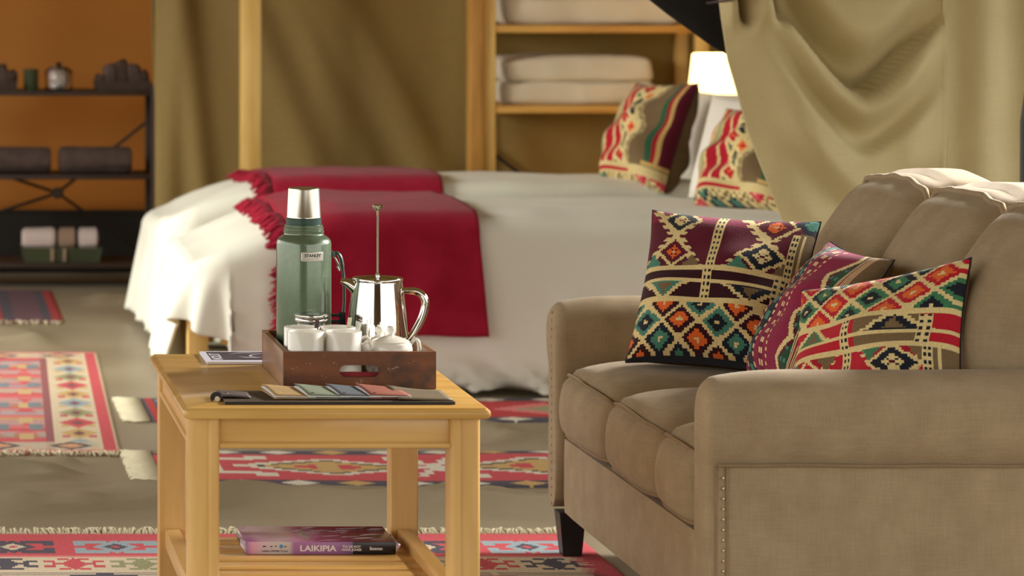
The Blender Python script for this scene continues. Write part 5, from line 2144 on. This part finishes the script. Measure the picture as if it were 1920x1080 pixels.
# ------------------------------------------------------------------ cafetiere
PYc = 6.285
pk = PYc / F
pxc = X(708, PYc)
pz = lambda py: Z(py, PYc)
cf = thing('cafetiere', 'polished steel cafetiere with raised plunger at the back of the tray', 'coffee pot', (pxc, PYc, MF))
z0 = MF + 0.0006
hgt = pz(527) - z0
prof = [(0, 0), (0.064, 0), (0.0665, 0.003), (0.0672, 0.012), (0.0668, hgt * 0.2), (0.0650, hgt * 0.42), (0.0615, hgt * 0.65), (0.0570, hgt * 0.85), (0.0535, hgt * 0.985), (0.0530, hgt), (0.0515, hgt), (0.0515, hgt - 0.004), (0, hgt - 0.004)]
MB().lathe(prof, (pxc, PYc, z0), 72).build('pot_body', M['chrome'], cf, angle=40)
MB().lathe([(0, hgt - 0.0035), (0.0532, hgt + 0.0004), (0.0545, hgt + 0.002), (0.0545, hgt + 0.006), (0.0530, hgt + 0.008), (0.030, hgt + 0.0105), (0.006, hgt + 0.012), (0, hgt + 0.012)], (pxc, PYc, z0), 64).build('lid', M['chrome'], cf, angle=40)
pr = MB().tube([(pxc, PYc, z0 + hgt + 0.011), (pxc + 0.0005, PYc, pz(393))], 0.0026, 12)
pr.lathe([(0, 0), (0.0048, 0), (0.0048, 0.005), (0.003, 0.007), (0, 0.007)], (pxc, PYc, z0 + hgt + 0.0115), 20)
po_ = pr.build('plunger_rod', M['chrome'], cf)
MB().lathe([(0, 0), (0.004, 0.0), (0.0045, 0.002), (0.0085, 0.006), (0.0118, 0.011), (0.0120, 0.0135), (0.0095, 0.0155), (0, 0.0165)], (pxc + 0.0005, PYc, pz(397)), 32).build('plunger_knob', M['chrome'], po_)
# spout
spb = MB()
spb.tube([(X(688, PYc), PYc, pz(552)), (X(670, PYc), PYc, pz(541)), (X(654, PYc), PYc, pz(531)), (X(639, PYc), PYc, pz(526.5))], lambda t: 0.019 * (1 - t) ** 1.2 + 0.0060, 14, 1.1, 4, up=(0, 1, 0))
spb.build('spout', M['chrome'], cf, angle=60)
hp = [(X(754, PYc), PYc, pz(545)), (X(765, PYc), PYc, pz(545)), (X(782, PYc), PYc, pz(547)), (X(795, PYc), PYc, pz(558)), (X(797, PYc), PYc, pz(575)), (X(790, PYc), PYc, pz(598)), (X(778, PYc), PYc, pz(620)), (X(768, PYc), PYc, pz(634)), (X(760, PYc), PYc, pz(640))]
MB().tube(hp, lambda t: 0.0062 + 0.0028 * math.sin(math.pi * min(1, t * 1.05)), 14, 1.25, 5, up=(0, 1, 0)).build('pot_handle', M['chrome'], cf, angle=60)

# ------------------------------------------------------------------ sugar jar
JY = 6.236
jx = X(584, JY)
jk = JY / F
jz = lambda py: Z(py, JY)
jar = thing('sugar_jar', 'glass jar with dark banded steel lid between the cups and the flask', 'jar', (jx, JY, MF))
jb = MF + 0.0006
jh = jz(603) - jb
MB().lathe([(0, 0), (0.031, 0), (0.034, 0.004), (0.034, jh - 0.012), (0.031, jh - 0.004), (0.031, jh), (0.0285, jh), (0.0285, jh - 0.005), (0.031, jh - 0.013), (0.031, 0.006), (0, 0.005)], (jx, JY, jb), 48).build('jar_glass', M['glass_clear'], jar, angle=50)
MB().lathe([(0, 0.0065), (0.0300, 0.0065), (0.0300, jh * 0.6), (0.012, jh * 0.64), (0, jh * 0.64)], (jx, JY, jb), 40).build('sugar', M['towel_white'], jar)
lz = jh
MB().lathe([(0, lz + 0.0004), (0.0350, lz + 0.0004), (0.0362, lz + 0.003), (0.0362, lz + 0.006), (0.0352, lz + 0.008), (0.0362, lz + 0.010), (0.0370, lz + 0.013), (0.0366, lz + 0.0155), (0.034, lz + 0.0165), (0, lz + 0.0160)], (jx, JY, jb), 56).build('jar_lid', M['silver'], jar, angle=40)

# ------------------------------------------------------------------ cups
CR = 0.0384
ch = 0.106
cup_prof = [(0, 0), (CR - 0.010, 0), (CR - 0.004, 0.003), (CR - 0.0005, 0.010), (CR, 0.020), (CR, ch - 0.001), (CR - 0.001, ch), (CR - 0.0026, ch - 0.0005), (CR - 0.003, ch - 0.004), (CR - 0.003, 0.016), (CR - 0.010, 0.006), (0, 0.005)]
cup_me = None
hnd_me = None
cup_spots = [(573.5, 6.0795, 'white cup at the front left corner of the tray', 2.6), (644, 6.0795, 'white cup at the front of the tray beside the small teapot', -0.15),
             (566.0, 6.1570, 'white cup behind the front left one, before the flask', 2.4), (633, 6.1570, 'white cup in the back row before the cafetiere', 0.5)]
for (px_, Yc, lb, ang) in cup_spots:
    c = thing('white_cup', lb, 'cup', (X(px_, Yc), Yc, MF + 0.0006), 'white cups in the tray')
    if cup_me is None:
        o = MB().lathe(cup_prof, (0, 0, 0), 56).build('cup_body', M['porcelain'], c, angle=50, local=True)
        cup_me = o.data
        o2 = MB().tube([(CR - 0.001, 0, 0.090), (CR + 0.008, 0, 0.094), (CR + 0.0165, 0, 0.086), (CR + 0.0175, 0, 0.068), (CR + 0.010, 0, 0.050), (CR - 0.001, 0, 0.044)], 0.0032, 10, 1.4, 4, up=(0, 1, 0)).build('cup_handle', M['porcelain'], c, angle=180, local=True)
        hnd_me = o2.data
    else:
        o = attach(mesh_obj('cup_body', cup_me), c, True)
        o2 = attach(mesh_obj('cup_handle', hnd_me), c, True)
    o2.rotation_euler = (0, 0, ang)
    if ang > 2:      # handles of the left pair point toward the gap between the cups
        o2.rotation_euler = (0, 0, 1.55 if Yc > 6.1 else 0.75)

# sugar sticks standing in the cups
for (px_, py0_, py1_, Yc, m_, lb) in ((591, 600, 640, 6.135, 'sachet_dark', 'dark sugar stick leaning in the back left cup'), (650, 595, 640, 6.150, 'sachet_light', 'pale sugar stick standing in the back right cup')):
    xa, w_ = X(px_, Yc), 0.0085
    lean = 0.004 if m_ == 'sachet_dark' else 0.007
    b = MB()
    b.add([(xa - w_ / 2, Yc, Z(py1_, Yc)), (xa + w_ / 2, Yc, Z(py1_, Yc)), (xa + w_ / 2 + lean, Yc - 0.004, Z(py0_, Yc)), (xa - w_ / 2 + lean, Yc - 0.004, Z(py0_, Yc)),
           (xa - w_ / 2, Yc + 0.003, Z(py1_, Yc)), (xa + w_ / 2, Yc + 0.003, Z(py1_, Yc)), (xa + w_ / 2 + lean, Yc - 0.002, Z(py0_, Yc)), (xa - w_ / 2 + lean, Yc - 0.002, Z(py0_, Yc))],
          [(0, 1, 2, 3), (7, 6, 5, 4), (0, 4, 5, 1), (1, 5, 6, 2), (2, 6, 7, 3), (3, 7, 4, 0)])
    tag(b.build('sugar_stick', M[m_], None, smooth=False), lb, 'sugar stick')


# ------------------------------------------------------------------ small porcelain pots
def small_pot(label, px_, Yc, R_, zh, handles, group):
    cx = X(px_, Yc)
    z0 = MF + 0.0006
    t = thing('porcelain_pot', label, 'teapot', (cx, Yc, MF), group)
    hb_ = zh - 0.034
    MB().lathe([(0, 0), (R_ * 0.62, 0), (R_ * 0.66, 0.003), (R_ * 0.80, 0.012), (R_ * 0.97, hb_ * 0.45), (R_, hb_ * 0.66), (R_ * 0.99, hb_ * 0.84), (R_ * 0.94, hb_ * 0.95), (R_ * 0.86, hb_), (0, hb_)], (cx, Yc, z0), 48).build('pot_body', M['porcelain'], t, angle=60)
    MB().lathe([(0, hb_ + 0.0003), (R_ * 0.86, hb_ + 0.0003), (R_ * 0.86, hb_ + 0.002), (R_ * 0.7, hb_ + 0.0055), (R_ * 0.4, hb_ + 0.0105), (R_ * 0.2, hb_ + 0.0130), (0.0055, hb_ + 0.0155), (0.0050, hb_ + 0.018), (0.0072, hb_ + 0.0215), (0.0090, hb_ + 0.0265), (0.0078, hb_ + 0.0315), (0.004, hb_ + 0.0336), (0, hb_ + 0.034)], (cx, Yc, z0), 40).build('pot_lid', M['porcelain'], t, angle=60)
    if handles:
        MB().tube([(cx - R_ * 0.80, Yc - 0.012, z0 + hb_ * 0.42), (cx - R_ - 0.002, Yc - 0.018, z0 + hb_ * 0.62), (cx - R_ - 0.011, Yc - 0.022, z0 + hb_ * 0.92), (cx - R_ - 0.0135, Yc - 0.023, z0 + hb_ * 1.0)], lambda q_: 0.013 * (1 - q_) + 0.0072 * q_, 14, 1.0, 4).build('pot_spout', M['porcelain'], t, angle=60)
        MB().tube([(cx + R_ * 0.86, Yc, z0 + hb_ * 0.90), (cx + R_ + 0.004, Yc, z0 + hb_ * 1.05), (cx + R_ + 0.0125, Yc, z0 + hb_ * 0.98), (cx + R_ + 0.014, Yc, z0 + hb_ * 0.72), (cx + R_ + 0.006, Yc, z0 + hb_ * 0.45), (cx + R_ * 0.9, Yc, z0 + hb_ * 0.36)], 0.0042, 10, 1.2, 4, up=(0, 1, 0)).build('pot_handle', M['porcelain'], t, angle=180)


small_pot('small white teapot with a round knob at the front right of the tray', 733, 6.094, 0.0460, Z(611, 6.094) - MF, True, None)
small_pot('white lidded sugar pot half hidden between the teapot and the cafetiere', 711, 6.178, 0.036, Z(612, 6.178) - MF, False, None)

# ------------------------------------------------------------------ leather folder with notebooks
GY0, GY1 = 5.802, 5.962
gk = GY0 / F
wl = thing('leather_folder', 'long dark leather folder laid open along the front of the table', 'folder', (0.83, 5.88, TZ))
z0 = TZ + 0.0006
b = MB()
xa, xb = X(422, GY0), X(853, GY0)
b.add([(xa, GY0, z0), (xb, GY0, z0), (xb + 0.0, GY1, z0), (xa + 0.0, GY1, z0), (xa, GY0, z0 + 0.0055), (xb, GY0, z0 + 0.0055), (xb, GY1, z0 + 0.0055), (xa, GY1, z0 + 0.0055)],
      [(3, 2, 1, 0), (4, 5, 6, 7), (0, 1, 5, 4), (1, 2, 6, 5), (2, 3, 7, 6), (3, 0, 4, 7)])
b.build('folder_base', M['leather'], wl, smooth=False)
MB().box(xa - 0.0004, xb + 0.0004, GY0 - 0.0012, GY0 + 0.0002, z0, z0 + 0.0052).build('folder_edge', M['leather_edge'], wl, smooth=False)
# tab with press stud and the pen loop at the left end
tb = MB()
tb.grid(10, 4, lambda u, v: (X(408, 5.9) + 0.062 * u + 0.012 * v * 0, 5.845 + 0.075 * v + 0.0 * u, z0 + 0.0072 + 0.0040 * (1 - u) ** 1.2 + 0.0012 * math.sin(3 * u)))
tbo = tb.build('closing_tab', M['leather_tab'], wl, angle=180, solid=0.0025)
MB().lathe([(0, 0), (0.005, 0), (0.005, 0.001), (0.003, 0.0022), (0, 0.0024)], (X(424, 5.87), 5.875, z0 + 0.0122), 16).build('press_stud', M['silver'], tbo)
lp = MB()
pts = []
for k in range(13):
    a = math.pi * (1.25 - 1.3 * k / 12)
    pts.append((X(406, 5.85) + 0.0070 * math.cos(a), 5.85, z0 + 0.0070 + 0.0060 * math.sin(a)))
lp.tube(pts, 0.0012, 8, 5.0, up=(0, 0, 1))
lp.build('pen_loop', M['leather_edge'], wl, angle=60)
MB().tube([(X(407, 5.85), 5.838, z0 + 0.0052), (X(407, 5.85), 5.885, z0 + 0.0052)], 0.0048, 12).build('loop_pin', M['sachet_light'], wl)
NBK = [('tan', 515, 'tan notebook, leftmost of those fanned on the leather folder', 0.002), ('sage', 578, 'sage green notebook on the leather folder, right of the tan one', 0.0035),
       ('slate', 638, 'slate grey notebook on the leather folder between green and rust ones', 0.003), ('terracotta', 694, 'rust red notebook on the leather folder in front of the tray handle', 0.0035)]
for i, (cname, px_, lb, lift) in enumerate(NBK):
    nb = thing('notebook', lb, 'notebook', (X(px_, 5.83), 5.83, z0 + 0.006), 'notebooks fanned on the leather folder')
    ang = -0.10
    ca, sa = math.cos(ang), math.sin(ang)
    W_, D_ = 0.086, 0.128
    ox, oy = X(px_, 5.825), 5.825
    zb_ = z0 + 0.0062

    def P3(a, d, dz):
        # a: 0..1 along the width, d: 0..1 front to back; left edge rides on the previous book, spine side lifted a little
        x = a * W_
        y = d * D_
        return (ox + x * ca + y * sa, oy - x * sa * 0.3 + y * ca, zb_ + dz)

    def sheet(fn, m_, nm, th):
        g = MB().grid(8, 6, fn)
        return g.build(nm, m_, nb, angle=180, solid=th)
    top = lambda a, d: 0.0050 + 0.0085 * (1 - a) * (0.35 + 0.65 * math.sin(min(1.0, d * 1.2) * 1.57)) + lift * 0.5
    sheet(lambda a, d: P3(a, d, top(a, d)), M['book_' + cname], 'cover_front', 0.0009)
    sheet(lambda a, d: P3(a * 0.985, d * 0.985 + 0.004, 0.0034 + 0.55 * (top(a, d) - 0.004)), M['paper'], 'pages', 0.0022)
    sheet(lambda a, d: P3(a, d, 0.0012 + 0.25 * (1 - a) * 0.004), M['book_' + cname], 'cover_back', 0.0009)
    if cname != 'tan':
        p = P3(0.16, 0.16, top(0.16, 0.16) + 0.0008)
        MB().lathe([(0, 0), (0.0040, 0), (0.0030, 0.0006), (0, 0.0008)], p, 14).build('stamped_badge', M['silver'], nb)
fp = MB()
fx0, fx1 = X(744, 5.83), xb - 0.002
fp.grid(10, 6, lambda u, v: (fx0 + (fx1 - fx0) * u - 0.004 * v * 0, 5.812 + 0.142 * v, z0 + 0.0072 + 0.0105 * (1 - u) ** 2 * (0.3 + 0.7 * v)))
fp.build('inner_flap', M['book_brown'], wl, angle=180, solid=0.002)

# ------------------------------------------------------------------ magazine
QY0, QY1 = 6.420, 6.604
qx0, qx1 = X(388, QY0), X(388, QY0) + 0.27
mg = thing('magazine', 'white-bordered grey magazine lying at the back left of the table', 'magazine', (qx0 + 0.1, 6.5, TZ))
MB().box(qx0 + 0.0008, qx1 - 0.0008, QY0 + 0.0008, QY1 - 0.0008, TZ + 0.0008, TZ + 0.0055).build('pages', M['paper'], mg, smooth=False)
MB().box(qx0, qx1, QY0, QY1, TZ + 0.0056, TZ + 0.0064).build('cover', M['mag_white'], mg, smooth=False)
MB().box(qx0 + 0.014, qx1 - 0.012, QY0 + 0.030, QY1 - 0.012, TZ + 0.0064, TZ + 0.0067).build('cover_picture', M['mag_grey'], mg, smooth=False)
ar = MB()
for (cx, cy, r1, a0, a1) in ((qx0 + 0.105, 6.525, 0.05, 0.5, 2.6), (qx0 + 0.135, 6.52, 0.028, 1.6, 4.4), (qx0 + 0.11, 6.52, 0.03, 3.4, 5.6), (qx0 + 0.18, 6.52, 0.04, 1.2, 3.2)):
    ar.tube([(cx + r1 * math.cos(a0 + (a1 - a0) * k / 12), cy + r1 * math.sin(a0 + (a1 - a0) * k / 12), TZ + 0.0068) for k in range(13)], lambda t: 0.0022 * math.sin(math.pi * t) + 0.0003, 6, 0.15, up=(0, 0, 1))
ar.build('cover_arcs', M['mag_white'], mg)
text_part('cover_title', 'VOLT', 0.034, M['white_ink'], mg, Matrix.Translation((qx0 + 0.030, 6.505, TZ + 0.0069)) @ Matrix.Rotation(math.pi / 2, 4, 'Z'), width=0.11)
